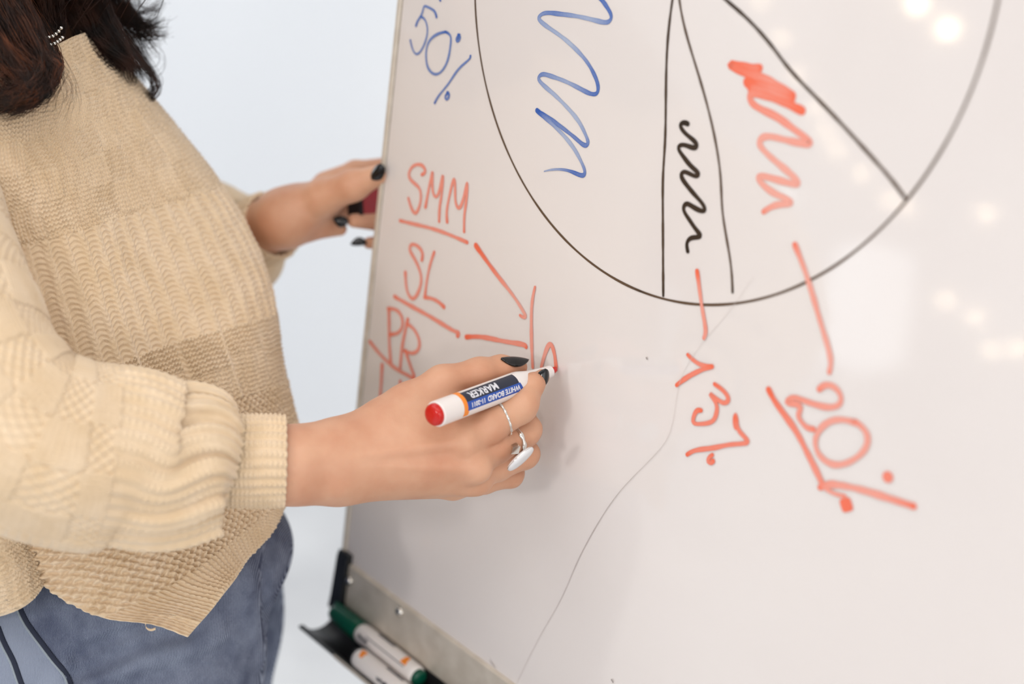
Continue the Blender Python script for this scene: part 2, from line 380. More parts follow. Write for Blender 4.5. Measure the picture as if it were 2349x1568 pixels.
writing('scribble', [stroke(c1([(1790, -30), (1830, 10), (1865, 60), (1890, 120), (1872, 155), (1800, 153), (1650, 118), (1500, 98), (1400, 98), (1370, 128), (1395, 165), (1500, 240), (1600, 320), (1700, 425), (1760, 520), (1795, 620), (1787, 668), (1752, 676), (1680, 645), (1560, 585), (1450, 545), (1387, 537), (1368, 562), (1390, 600), (1480, 680), (1580, 780), (1660, 880), (1710, 980), (1722, 1028), (1705, 1045), (1640, 1000), (1540, 920), (1430, 840), (1356, 794)]), 0.0030, [0.8, 0.85, 0.2, 0.75, 0.35, 0.1, 0.8, 0.9, 0.3, 0.7, 0.2, 0.15, 0.8, 0.7, 0.9]),
                     stroke(c1([(1356, 794), (1420, 850), (1520, 945), (1620, 1065), (1680, 1175), (1700, 1238), (1688, 1260), (1620, 1240), (1530, 1218), (1450, 1222), (1408, 1232)]), [0.0036, 0.003, 0.003, 0.0028, 0.003, 0.0018, 0.0008], [1, .5, .15, .3, .8, .9, .4, .1])], M['blue_ink'], 'blue zigzag scribble in the largest slice')
writing('scribble', [stroke(c2([(765, 408), (690, 408), (592, 390), (700, 440), (830, 490), (960, 575)]), 0.0058, [.6, .9, .9, .5, .5]),
                     stroke(c2([(960, 572), (830, 530), (690, 490)]), .0062, [.55, .6, .9]), stroke(c2([(695, 497), (830, 565), (955, 592)]), .0060, [.9, .5, .6]), stroke(c2([(955, 598), (840, 578), (715, 528)]), .0055, [.6, .4, .5]),
                     stroke(c2([(1020, 663), (900, 610), (760, 562), (712, 568), (718, 612), (850, 690), (980, 780), (1068, 855), (1000, 855), (880, 828), (790, 822), (766, 855), (800, 910), (890, 990), (970, 1060), (998, 1100), (950, 1098), (830, 1065), (758, 1060), (790, 1110), (880, 1170), (957, 1212), (930, 1222), (860, 1230), (790, 1268)]), [.0050, .0046, .0042, .004, .004, .0036], [.9, .6, .4, .2, .1, .2, .1, .2])], M['red_ink'], 'red scribble in the wide slice beside the black one')
# blue 50%
writing('lettering', [stroke(s, ww, .7) for s, ww in (
    ([(1002, 39), (998, 27), (985, 17.5), (974, 14.5), (972, 19), (967, 35), (959, 48), (955, 59)], .0020),
    ([(966, 38), (975, 45), (981, 64), (979, 86), (969, 112), (956, 124), (947, 112), (942, 92)], .0018),
    ([(1023, 73), (1034, 83), (1034, 105), (1028, 137), (1014, 163), (998, 170), (983, 156), (978, 128), (983, 99), (1001, 80), (1023, 73)], .0021),
    ([(1080, 128), (1079, 133), (1055, 156), (1030, 191), (1007, 220), (998, 236)], .0019),
    ([(1055, 80), (1048, 90), (1050, 95), (1056, 86), (1052, 80)], .0022),
    ([(1029, 212), (1022, 223), (1026, 228), (1031, 218), (1027, 212)], .0022),
    ([(1005, -10), (1011, 1)], .0020))], M['blue_ink'], 'blue handwritten 50%')
R_ = M['red_ink']
def red(label, items, dens=.45, extra=[]):
    writing('lettering', [stroke(c, ww, dd) for c, ww, dd in [(i+(dens,))[:3] for i in items]]+extra, R_, label)
red('red handwritten SMM with underline', [
    (c3([(440, 158), (460, 140), (450, 110), (415, 97), (380, 115), (363, 160), (385, 200), (425, 240), (435, 290), (425, 350), (400, 388), (375, 350), (360, 300)]), .0028),
    (c3([(462, 352), (478, 265), (504, 143), (503, 210), (515, 283), (530, 288), (553, 225), (567, 165), (561, 260), (548, 350), (544, 438)]), .0028),
    (c3([(592, 440), (590, 380), (605, 290), (633, 188), (640, 250), (645, 330), (662, 357), (690, 300), (712, 208), (708, 300), (696, 400), (694, 498)]), .0028),
    (c3([(310, 433), (400, 455), (500, 480), (600, 515), (712, 563)]), .0029)])
red('red handwritten SL with underline', [
    (c3([(441, 668), (444, 630), (420, 590), (380, 577), (368, 602), (390, 650), (420, 710), (437, 780), (420, 860), (385, 900), (355, 860), (344, 790), (342, 745)]), .0031),
    (c3([(515, 622), (490, 700), (470, 800), (459, 889)]), .0027), (c3([(457, 892), (500, 900), (540, 920), (573, 950)]), .0032),
    (c3([(278, 888), (350, 930), (450, 985), (560, 1050), (640, 1096), (662, 1108), (655, 1122)]), .0035)])
red('red handwritten PR with underline', [
    (c3([(243, 965), (245, 1050), (246, 1150), (255, 1290)]), .0035), (c3([(238, 960), (290, 970), (320, 1010), (325, 1060), (300, 1103), (253, 1114)]), .0032),
    (c3([(357, 1025), (340, 1100), (322, 1200), (312, 1310)]), .0035), (c3([(352, 1052), (390, 1080), (422, 1140), (425, 1190), (395, 1225), (338, 1214)]), .0032),
    (c3([(345, 1215), (365, 1280), (395, 1362)]), .0035), (c3([(130, 1158), (180, 1220), (260, 1300), (330, 1345), (395, 1380)]), .0032),
    (c3([(203, 1298), (198, 1400), (190, 1530)]), .0036), (c3([(313, 1395), (308, 1440)]), .0034)])
red('red line slanting from SMM to the bracket', [(c3([(765, 582), (820, 660), (900, 768), (980, 870), (1040, 960), (1062, 1008), (1052, 1012), (1030, 1000)]), [.0042, .0038, .003, .0028, .0026], [1, .8, .3, .1, .3])])
red('red line from SL to the bracket', [(c3([(707, 1130), (780, 1128), (860, 1140), (960, 1160), (1060, 1180), (1066, 1188)]), .0036, [.9, .6, .4, .5])])
red('red upright bracket line', [(c3([(1120, 830), (1103, 920), (1098, 1050), (1100, 1180), (1106, 1310)]), [.002, .0032, .0032, .003], .25)])
red('red arch being drawn at the marker tip', [(c3([(1158, 1310), (1180, 1230), (1212, 1173), (1236, 1230), (1246, 1310)]), [.003, .0034, .0036, .0036], [.15, .2, .5, .5])])
red('red line crossing the pie rim above the 3%', [(c4([(363, 172), (375, 260), (395, 400), (410, 505), (402, 542)]), .0030, [.9, .4, .3, .4, .1])])
red('red line crossing the pie rim above the 20%', [(c4([(905, 28), (960, 170), (1010, 330), (1060, 500), (1102, 665), (1095, 730)]), .0036, [.4, .2, .3, .15, .1])])
red('red handwritten arrow head and 3%', [
    (c4([(312, 635), (350, 670), (400, 695), (447, 698)]), .0028, .6), (c4([(447, 700), (380, 722), (300, 765), (250, 803)]), [.003, .0033, .0028], .7),
    (c4([(460, 797), (510, 835), (536, 880), (520, 900), (480, 885), (435, 850), (467, 900), (470, 960), (450, 1000), (390, 1017), (345, 1010), (343, 985), (362, 945), (385, 942)]), .0030, .7),
    (c4([(572, 985), (585, 1020), (600, 1060), (642, 1113), (560, 1130), (450, 1150), (350, 1165), (308, 1187)]), .0031, .7),
    (c4([(448, 1188), (430, 1205), (424, 1225), (440, 1232), (452, 1222)]), .003, .6)], extra=[blob(1689, 966, .0024, .0056, .25, .8)])
red('red handwritten 20% with underline', [
    (c4([(1040, 825), (1078, 802), (1130, 820), (1160, 870), (1150, 908), (1100, 925), (1020, 910), (940, 882), (890, 872), (862, 898), (915, 908), (935, 930), (925, 970), (945, 1010), (970, 1035), (1007, 1046)]), .0036, [.3, .35, .5, .35]),
    (c4([(1240, 1010), (1180, 995), (1110, 1000), (1050, 1040), (1020, 1100), (1030, 1170), (1080, 1225), (1140, 1243), (1220, 1220), (1290, 1160), (1308, 1100), (1290, 1050), (1240, 1005)]), .0038, .25),
    (c4([(760, 828), (800, 900), (900, 1040), (960, 1150), (1020, 1270), (1060, 1355)]), .0042, [1, .7, .6, .4]),
    (c4([(1045, 1368), (1090, 1352), (1150, 1355), (1250, 1375), (1400, 1420), (1562, 1472)]), .0042, [.4, .3, .3, .6]),
    (c4([(1060, 1358), (1110, 1395), (1180, 1418)]), .0030, .2),
    ], extra=[blob(2038, 1093, .0036, .0034, .4, .7), blob(1943, 1157, .0042, .0042, .6, .95, 4)])
writing('scratch', [stroke([(1730, 636), (1665, 725), (1615, 783), (1580, 835), (1558, 890), (1542, 980), (1515, 1030), (1462, 1085), (1413, 1140), (1370, 1205), (1325, 1290), (1290, 1370), (1245, 1450), (1188, 1562)], [.0002, .00025, .0005, .00025], [0, .1, .6, .1], ends=.01)], M['grey_ink'], 'hairline grey scratch curving down the board')
for sp_, ww in (([(1485, 820), (1486, 822)], .0013), ([(1125, 1513), (1138, 1530)], [.0004, .0012, .0004]), ([(1405, 1558), (1408, 1563)], .0012)):
    writing('speck', [stroke(sp_, ww, .5)], M['grey_ink'], 'small grey mark on the board')

# ------------------------------------------------------------------ markers
def text_on_barrel(txt, size, a, d, rad, t0, ang0, flip, m, name, up, sy=1):
    """text wrapped round a barrel; a start, d axis, t0 distance of the text start, ang0 base angle."""
    cu = bpy.data.curves.new('t', 'FONT'); cu.body = txt; cu.size = size; cu.resolution_u = 3; cu.offset = 0.00018
    o = bpy.data.objects.new('t', cu); col.objects.link(o)
    dg = bpy.context.evaluated_depsgraph_get(); me = bpy.data.meshes.new_from_object(o.evaluated_get(dg)); bpy.data.objects.remove(o)
    bm = bmesh.new(); bm.from_mesh(me)
    bmesh.ops.triangulate(bm, faces=bm.faces)
    for k in range(-2, 12): bmesh.ops.bisect_plane(bm, geom=bm.verts[:]+bm.edges[:]+bm.faces[:], plane_co=(0, k*.0007, 0), plane_no=(0, 1, 0))
    a = np.array(a); d = np.array(d)/np.linalg.norm(d); e1 = np.array(up)-np.dot(up, d)*d; e1 /= np.linalg.norm(e1); e2 = np.cross(d, e1)
    for v in bm.verts:
        x, y = v.co.x, v.co.y
        t = t0-x if flip else t0+x
        an = ang0+sy*y/rad
        p = a+d*t+rad*(e1*math.cos(an)+e2*math.sin(an)); v.co = Vector(p)
    bm.to_mesh(me); bm.free(); me.name = name; me.materials.clear()
    return me
def band(a, d, rad, t0, t1, a0, a1, up, cut=0.0, n=16, k=8):
    a = np.array(a); d = np.array(d)/np.linalg.norm(d); e1 = np.array(up)-np.dot(up, d)*d; e1 /= np.linalg.norm(e1); e2 = np.cross(d, e1)
    V = []
    for i in range(n+1):
        an = a0+(a1-a0)*i/n
        for j in range(k+1):
            t = t0+(t1+cut*(i/n)-t0)*j/k; V.append(a+d*t+rad*(e1*math.cos(an)+e2*math.sin(an)))
    F = [(i*(k+1)+j, i*(k+1)+j+1, (i+1)*(k+1)+j+1, (i+1)*(k+1)+j) for i in range(n) for j in range(k)]
    return mesh('band', V, F)
tail = P(990, 953, 0.932); tip = BP(1277, 846, -0.0012)
ax = (tip-tail); LEN = float(np.linalg.norm(ax)); ax /= LEN
pen = empty('marker', tuple(tail), label='white board marker with red end cap held in the right hand', cat='marker')
r = 0.0088
MB().lathe(tail+ax*0.004, ax, [(0, r-.0008), (.0006, r), (LEN-.050, r), (LEN-.047, r*.97), (LEN-.036, r*.72), (LEN-.022, r*.56), (LEN-.012, r*.5), (LEN-.0105, r*.34)], 48).done('barrel', M['whitep'], pen, smooth='auto')
MB().lathe(tail-ax*0.0008, ax, [(0, .0012), (.0003, .0045), (.0012, .0066), (.0024, .0074), (.0050, .0076)], 40).done('end_cap', M['redp'], pen, smooth='auto', label='glossy red end cap')
MB().lathe(tail+ax*(LEN-.0068), ax, [(0, .0026), (.003, .0025), (.0055, .0019), (.0066, .0009)], 24).done('nib', M['redp'], pen, smooth='auto', label='red nib')
view = CAM-(tail+ax*0.06); view = view-np.dot(view, ax)*ax; view /= np.linalg.norm(view)
upv = UP-np.dot(UP, ax)*ax; upv /= np.linalg.norm(upv)
def ang_of(v):                                # angle about the barrel with 'up' = view
    e2 = np.cross(ax, view); return math.atan2(np.dot(v, e2), np.dot(v, view))
sg = 1 if ang_of(upv) > 0 else -1             # sg*positive angle goes up in view
def wrap_part(me, name, m, **kw):
    o = link(name, me, m, smooth=True, **kw); reparent(o, pen); return o
R1, R2, R3 = r+.00008, r+.00013, r+.0002
wrap_part(band(tail, ax, R1, .0225, .0275, sg*-1.15, sg*1.5, view, cut=0.0), 'orange_stripe', M['orange'])
wrap_part(band(tail, ax, R2, .0262, .080, sg*0.02, sg*1.0, view), 'dark_label', M['navy'])
wrap_part(band(tail, ax, R2, .0262, .084, sg*-0.68, sg*0.02, view, cut=-0.003), 'blue_label', M['blue'])
def pentext(txt, size, t0, ang, m, name):
    # read from the nib end towards the cap, upside down in the picture
    me = text_on_barrel(txt, size, tail, ax, R3, t0, ang, True, m, name, view, sy=-sg)
    if sg < 0:
        pass
    return wrap_part(me, name, m)
pentext('MARKER', .0076, .0600, sg*0.74, M['whiteprint'], 'print')
pentext('WHITE BOARD', .0050, .0800, sg*-0.13, M['whiteprint'], 'print')
pentext('11-2011', .0044, .0440, sg*-0.16, M['whiteprint'], 'print')

def tray_marker(x0, y, z, capmat, capname, label, caplen=0.042, total=0.129, flip=False, orange_at=None):
    a = np.array([x0, y, z]); d = np.array([1, 0, 0.0]); o = empty('marker', tuple(a), label=label, cat='marker', group='markers lying in the tray')
    if flip: a = a+d*total; d = -d
    rr = .0090; B0 = caplen-.002
    MB().lathe(a, d, [(0, rr*.55), (.0015, rr*.82), (.004, rr*.92), (.008, rr*.98), (caplen-.001, rr*1.03), (caplen, rr*1.0)], 40).done('cap', capmat, o, smooth='auto', label=capname)
    MB().lathe(a+d*B0, d, [(0, rr*.70), (.002, rr*.88), (.0045, rr*.97), (.008, rr), (total-B0-.010, rr), (total-B0-.0065, rr*.96), (total-B0-.0050, rr*.84)], 40).done('barrel', M['whitep'], o, smooth='auto')
    MB().lathe(a+d*(total-.0058), d, [(0, rr*.8), (.004, rr*.78), (.0052, rr*.62), (.0058, rr*.3)], 32).done('end_cap', capmat, o, smooth='auto')
    MB().box((min(a[0], a[0]+d[0]*caplen*.75)+.002, y-rr*.30, z+rr*.86), (max(a[0], a[0]+d[0]*caplen*.75), y+rr*.10, z+rr*1.2), .0008).done('clip', capmat, o)
    up = np.array([0, -0.6, 0.8])
    def put(me, n, m, **kw):
        q = link(n, me, m, **kw); reparent(q, o)
    k = -1 if flip else 1
    if not flip: put(band(a, d, rr+.0001, caplen+.016, total-.016, .22*k, .30*k, up), 'blue_line', M['navy'])
    put(band(a, d, rr+.0001, caplen+.022, caplen+.045, -1.05*k, -0.75*k, up), 'dark_label', M['navy'])
    if orange_at: put(band(a, d, rr+.00012, orange_at, orange_at+.004, -.9 if not flip else -.1, 0.1 if not flip else .75, up, cut=.004), 'orange_mark', M['orange'])
    me = text_on_barrel('Marker', .0048, a, d, rr+.0003, caplen+.007 if not flip else caplen+.03, 0.75*k, False, M['navy'], 'print', up, sy=-k)
    put(me, 'print', M['navy'])
    return o
tray_marker(-0.2895, -0.0128, ZB-0.0440, M['green'], 'dark green cap', 'green capped marker lying in the tray against the rail', orange_at=.106)
tray_marker(-0.2290, -0.0311, ZB-0.0510, M['black'], 'black cap', 'marker in the tray beside the lip with an orange mark near its rounded end', flip=True, orange_at=.112)

# ------------------------------------------------------------------ the person
person = empty('person', (-0.33, -0.2, 0), label='person in a beige cable knit sweater and jeans writing on the whiteboard', cat='person')
# ---- right hand
H = lambda x, y, d: P(x, y, d)
def hand_r(Q):
    wr = H(745, 1062, .955)
    palm = chain(Q, [H(560, 1062, .935), H(680, 1062, .945), H(760, 1058, .955)], [.0240, .0238, .0235], .01)
    palm = smin(palm, cone(Q, H(620, 1085, .945), H(780, 1085, .962), .0190, .0195), .012)
    palm = smin(palm, cone(Q, H(760, 1040, .957), H(1040, 995, .972), .021, .0125), .012)   # index metacarpal
    palm = smin(palm, cone(Q, H(770, 1065, .957), H(1065, 1058, .972), .021, .0130), .012)
    palm = smin(palm, cone(Q, H(780, 1080, .965), H(1060, 1095, .985), .019, .0120), .012)
    palm = smin(palm, cone(Q, H(780, 1092, .975), H(1030, 1112, 1.0), .015, .0095), .012)
    palm = smin(palm, cone(Q, H(800, 1020, .968), H(935, 925, .985), .018, .0135), .014)     # thenar
    palm = smin(palm, cone(Q, H(900, 985, .975), H(1020, 925, .988), .018, .0125), .014)    # web
    palm = smin(palm, cone(Q, H(920, 1040, .985), H(1060, 1050, 1.0), .018, .015), .012)
    palm = smin(palm, ell(Q, H(1064, 1016, .9635), (.0092, .0092, .0092)), .006)
    palm = smin(palm, ell(Q, H(1097, 1076, .969), (.0092, .0092, .0092)), .006)
    palm = smin(palm, ell(Q, H(1100, 1108, .985), (.0075, .0075, .0075)), .006)
    idx = chain(Q, [H(1058, 1010, .974), H(1120, 978, .979), H(1194, 935, .990), H(1202, 922, .992), H(1222, 882, 1.000), H(1242, 865, 1.011)], [.0125, .0124, .0107, .0100, .0079, .0058], .004)
    mid = chain(Q, [H(1078, 1062, .976), H(1140, 1024, .990), H(1205, 994, 1.008), H(1212, 984, 1.012), H(1200, 950, 1.030), H(1212, 915, 1.028)], [.0118, .0112, .0094, .0092, .0082, .0066], .004)
    rin = chain(Q, [H(1082, 1094, .988), H(1140, 1070, 1.003), H(1204, 1047, 1.020), H(1210, 1040, 1.024), H(1190, 1000, 1.039), H(1170, 985, 1.036)], [.0108, .0100, .0086, .0084, .0078, .0065], .004)
    pin = chain(Q, [H(1048, 1109, 1.002), H(1110, 1103, 1.016), H(1172, 1092, 1.030), H(1176, 1084, 1.034), H(1155, 1045, 1.044)], [.0096, .0088, .0080, .0078, .0070], .004)
    thm = chain(Q, [H(930, 930, .985), H(1015, 878, .990), H(1100, 856, 1.002), H(1150, 846, 1.012), H(1190, 842, 1.021)], [.0140, .0118, .0105, .0092, .0062], .006)
    tend = None                                # extensor tendons fanning to the knuckles
    for p0, p1 in (((800, 1050, .938), (1058, 1014, .960)), ((810, 1066, .940), (1090, 1072, .965)), ((815, 1082, .946), (1092, 1104, .980))):
        e = cone(Q, H(*p0), H(*p1), .0012, .0030); palm = smin(palm, e, .005)
    palm = smin(palm, ell(Q, H(770, 1108, .945), (.008, .007, .006)), .010)          # wrist bone
    f = smin(idx, mid, .0014); f = smin(f, rin, .0014); f = smin(f, pin, .0018)
    d = smin(palm, f, .009); d = smin(d, thm, .006)
    # skin folds at the index knuckle
    return d
def hand_l(Q):
    palm = chain(Q, [H(520, 560, 1.275), H(600, 522, 1.232), H(655, 502, 1.21)], [.0200, .0205, .0215], .01)
    palm = smin(palm, cone(Q, H(600, 528, 1.232), H(660, 500, 1.205), .0195, .0215), .01)
    palm = smin(palm, cone(Q, H(650, 500, 1.205), H(745, 452, 1.195), .0215, .0160), .014)
    palm = smin(palm, cone(Q, H(660, 495, 1.215), H(740, 490, 1.22), .0195, .0155), .014)
    palm = smin(palm, cone(Q, H(700, 470, 1.22), H(790, 430, 1.235), .018, .0125), .012)
    palm = smin(palm, cone(Q, H(720, 520, 1.215), H(780, 525, 1.22), .0095, .0060), .010)
    thm = chain(Q, [H(740, 452, 1.19), H(810, 425, 1.178), H(868, 402, 1.168)], [.0150, .0125, .0086], .006)
    idx = chain(Q, [H(750, 425, 1.23), H(815, 392, 1.245), H(905, 380, 1.255), H(950, 400, 1.25)], [.0125, .0088, .0082, .0075], .005)
    mid = chain(Q, [H(780, 440, 1.245), H(900, 430, 1.262), H(950, 500, 1.262), H(880, 508, 1.225), H(812, 506, 1.205)], [.011, .0095, .009, .0088, .0060], .005)
    pin = chain(Q, [H(780, 470, 1.25), H(900, 500, 1.275), H(945, 560, 1.272), H(890, 556, 1.235), H(846, 557, 1.215)], [.011, .0090, .0080, .0074, .0050], .005)
    f = smin(idx, mid, .0015); f = smin(f, pin, .0015)
    d = smin(palm, f, .006); return smin(d, thm, .006)
neck = P(20, 20, 1.11); 
def W_(x, y, d): return P(x, y, d)
shR, shL = W_(-190, 230, 1.01), W_(150, 190, 1.25)
hipR, hipL = W_(300, 1380, 1.12), W_(440, 1300, 1.27)
headc = neck+np.array([0.03, 0.03, 0.20])
face = np.array([.55, .83, 0.0]); face /= np.linalg.norm(face); side = np.array([face[1], -face[0], 0])
RH = np.stack([side, face, [0, 0, 1]], 1)
def body_sdf(Q):
    d = ell(Q, headc+np.array([0, 0, .02]), (.075, .092, .105), RH)
    d = smin(d, ell(Q, headc+face*.035-np.array([0, 0, .055]), (.052, .055, .062), RH), .04)      # jaw
    d = smin(d, cone(Q, headc+face*.088+np.array([0, 0, .012]), headc+face*.108-np.array([0, 0, .022]), .006, .012), .014)   # nose
    for s in (-1, 1):
        d = smin(d, ell(Q, headc+side*.076*s-face*.005-np.array([0, 0, .01]), (.008, .018, .028), RH), .008)
        d = -smin(-d, ell(Q, headc+side*.031*s+face*.098+np.array([0, 0, .014]), (.016, .012, .010), RH), .012)
    d = smin(d, ell(Q, headc+face*.083-np.array([0, 0, .052]), (.024, .011, .010), RH), .006)       # lips
    d = smin(d, cone(Q, neck+np.array([0, 0, .12]), neck-np.array([0, 0, .02]), .050, .054), .03)
    chest = (shR+shL)/2; mid = W_(190, 780, 1.12); pel = (hipR+hipL)/2+np.array([0, 0, .04])
    d = smin(d, cone(Q, neck-np.array([0, 0, .03]), chest-np.array([0, 0, .10]), .055, .098), .05)
    d = smin(d, cone(Q, shR*.8+chest*.2, shL*.8+chest*.2, .040, .036), .04)
    d = smin(d, cone(Q, chest-np.array([0, 0, .12]), mid, .095, .088), .05)
    d = smin(d, cone(Q, mid, pel, .088, .080), .05)
    d = smin(d, chain(Q, [shR, W_(-60, 930, .90), W_(200, 1045, .905), W_(560, 1062, .938)], [.040, .036, .032, .0240], .02), .03)
    d = smin(d, chain(Q, [shL, W_(300, 560, 1.33), W_(520, 560, 1.275)], [.045, .036, .0200], .02), .03)
    for h, k in ((hipR, kneeR), (hipL, kneeL)):
        d = smin(d, chain(Q, [h, k, np.array([k[0]-.02, k[1]-.04, .09])], [.066, .048, .036], .03), .03)
    return d
kneeR = np.array([hipR[0]+.05, hipR[1]+.02, .50]); kneeL = np.array([hipL[0]+.0, hipL[1]+.02, .50])
parts = []
V1, F1 = polygonise(hand_r, hand_lo := np.min([H(520, 1200, .9), H(520, 780, .9), H(1290, 1200, 1.08), H(1290, 780, 1.08), H(520, 1200, 1.08), H(1290, 780, .9)], 0), np.max([H(520, 1200, .9), H(520, 780, .9), H(1290, 1200, 1.08), H(1290, 780, 1.08), H(520, 780, 1.08), H(1290, 780, .9), H(1290, 1200, .9)], 0), .00105)
lo = np.min([H(480, 330, 1.15), H(980, 620, 1.30), H(480, 620, 1.30), H(980, 330, 1.15), H(480, 620, 1.15), H(980, 620, 1.15)], 0); hi = np.max([H(480, 330, 1.30), H(980, 620, 1.15), H(980, 330, 1.30), H(980, 330, 1.15), H(480, 330, 1.15)], 0)
V2, F2 = polygonise(hand_l, lo, hi, .0013)
V3, F3 = polygonise(body_sdf, (min(hipR[0], shR[0], kneeL[0])-.35, -.62, -.02), (.25, .55, 1.75), .007)
bodyv = np.concatenate([V1, V2, V3]); bodyf = np.concatenate([F1, F2+len(V1), F3+len(V1)+len(V2)])
o = link('body', mesh('body', bodyv, bodyf), M['skin'], label='bare hands and forearms below the cuffs'); reparent(o, person)

def nail(base, tipp, nrm, wid, curve=0.35, mid=0.45, label=None, pointed=True):
    base = np.array(base); tipp = np.array(tipp); L = tipp-base; ln = np.linalg.norm(L); t = L/ln
    n = np.array(nrm)-np.dot(nrm, t)*t; n /= np.linalg.norm(n); s = np.cross(t, n); NU, NV = 10, 14; V = []
    for i in range(NV+1):
        a = i/NV; wv = wid*0.5*(math.sin(math.pi*min(a/mid, 1)/2)**.6 if a < mid else (1-((a-mid)/(1-mid))**2)**(.85 if pointed else .5))
        wv = max(wv, 1e-5)
        for j in range(NU+1):
            b = -1+2*j/NU; h = -curve*wid*(b*b)*(wv/wid*2)**1.5-0.10*ln*(a-.45)**2*2
            V.append(base+t*a*ln+s*wv*b+n*(h+.0006))
    nb = len(V); V += [v-n*.0009 for v in V]
    F = []
    for i in range(NV):
        for j in range(NU):
            q = (i*(NU+1)+j, i*(NU+1)+j+1, (i+1)*(NU+1)+j+1, (i+1)*(NU+1)+j); F.append(q); F.append(tuple(nb+k for k in q[::-1]))
    for j in range(NU): F.append((j, nb+j, nb+j+1, j+1)); F.append((NV*(NU+1)+j, NV*(NU+1)+j+1, nb+NV*(NU+1)+j+1, nb+NV*(NU+1)+j))
    for i in range(NV):
        for j in (0, NU): F.append((i*(NU+1)+j, (i+1)*(NU+1)+j, nb+(i+1)*(NU+1)+j, nb+i*(NU+1)+j))
    bm = bmesh.new(); me0 = mesh('n', V, F); bm.from_mesh(me0); bmesh.ops.recalc_face_normals(bm, faces=bm.faces); me = bpy.data.meshes.new('fingernail'); bm.to_mesh(me); bm.free()
    o = link('fingernail', me, M['nail'], label=label); reparent(o, person)
nail(H(1150, 820, 1.0015), H(1215, 821, 1.017), UP*.78-FW*.62-RT*.1, .0112, label='long black thumb nail of the right hand')
nail(H(1252, 845, .9990), H(1250, 884, 1.000), RT*.55-FW*.85, .0100, curve=.3, label='black index nail of the right hand')
nail(H(852, 412, 1.158), H(877, 377, 1.152), -FW*.95-RT*.2+UP*.05, .0110, pointed=False, mid=.35, label='black thumb nail of the left hand')
nail(H(800, 508, 1.197), H(764, 500, 1.195), -FW*.8+UP*.3, .0105, label='black nail of the left middle finger')
nail(H(842, 558, 1.207), H(804, 561, 1.205), -FW*.5-UP*.55, .0095, label='black nail of the left little finger')

# ---- rings
def torus(name, c, axis, R, rr, m, label, bumps=0, ex=1.0, exdir=None, squash=1.0):
    c = np.array(c); axis = np.array(axis)/np.linalg.norm(axis); e1 = np.cross(axis, [0, 0, 1.0]) if exdir is None else exdir-np.dot(exdir, axis)*axis
    e1 /= np.linalg.norm(e1); e2 = np.cross(axis, e1); V = []; NU, NV = 72, 12
    for i in range(NU):
        t = 2*math.pi*i/NU; rad = e1*math.cos(t)*ex+e2*math.sin(t); ra = rr*(1+(.22*math.cos(bumps*t) if bumps else 0))
        for j in range(NV):
            p = 2*math.pi*j/NV; V.append(c+rad*R+(rad*math.cos(p)+axis*math.sin(p)*squash)*ra)
    F = [(i*NV+j, ((i+1) % NU)*NV+j, ((i+1) % NU)*NV+(j+1) % NV, i*NV+(j+1) % NV) for i in range(NU) for j in range(NV)]
    bm = bmesh.new(); bm.from_mesh(mesh('x', V, F)); bmesh.ops.recalc_face_normals(bm, faces=bm.faces); me = bpy.data.meshes.new(name); bm.to_mesh(me); bm.free()
    o = link(name, me, m, label=label); reparent(o, person); return o
i0, i1 = H(1058, 1010, .974), H(1194, 935, .990); axi = (i1-i0)/np.linalg.norm(i1-i0)
torus('ring', i0+(i1-i0)*.69, axi+RT*.10-UP*.05, .0127, .0010, M['silver'], 'thin twisted silver ring on the index finger', bumps=16)
m0, m1 = H(1078, 1062, .976), H(1205, 994, 1.008); axm = (m1-m0)/np.linalg.norm(m1-m0)
cm = m0+(m1-m0)*.78
torus('ring', cm, axm, .0112, .0011, M['silver'], 'silver ring with a large pale oval stone', bumps=9, squash=1.6)
ringo = bpy.data.objects['ring.001'] if 'ring.001' in bpy.data.objects else None
# setting and stone
bm = MB(); st = H(1182, 1030, .984); sdir = H(1200, 1052, .975)-st; sdir /= np.linalg.norm(sdir)
bm.lathe(H(1173, 1020, .988), sdir, [(0, .0036), (.004, .0038), (.0070, .0042)], 4); s1 = bm.done('ring_setting', M['silver'], person)
def oval(c, ln, wd, th, dl, dw, name, m, label):
    dl = np.array(dl)/np.linalg.norm(dl); dw = dw-np.dot(dw, dl)*dl; dw /= np.linalg.norm(dw); dn = np.cross(dl, dw)
    b = bmesh.new(); bmesh.ops.create_uvsphere(b, u_segments=32, v_segments=16, radius=1)
    for v in b.verts:
        x, y, z = v.co; z = (abs(z)**.7)*(1 if z > 0 else -1)
        v.co = Vector(np.array(c)+dl*x*ln+dw*y*wd+dn*z*th)
    me = bpy.data.meshes.new(name); b.to_mesh(me); b.free(); o = link(name, me, m, label=label); reparent(o, person); return o
oc = H(1194, 1052, .973); od = H(1221, 1028, .971)-H(1167, 1077, .971)
oval(oc, .0115, .0085, .0030, od, FW*.85+(RT+UP*.2)*-.1-UP*.35, 'ring_stone', M['pearl'], 'pale oval ring stone seen edge on')
oval(oc+np.cross(od/np.linalg.norm(od), FW)*.0004+FW*.0006, .0117, .0090, .0014, od, FW*.85+(RT+UP*.2)*-.1-UP*.35, 'ring_bezel', M['silver'], None)

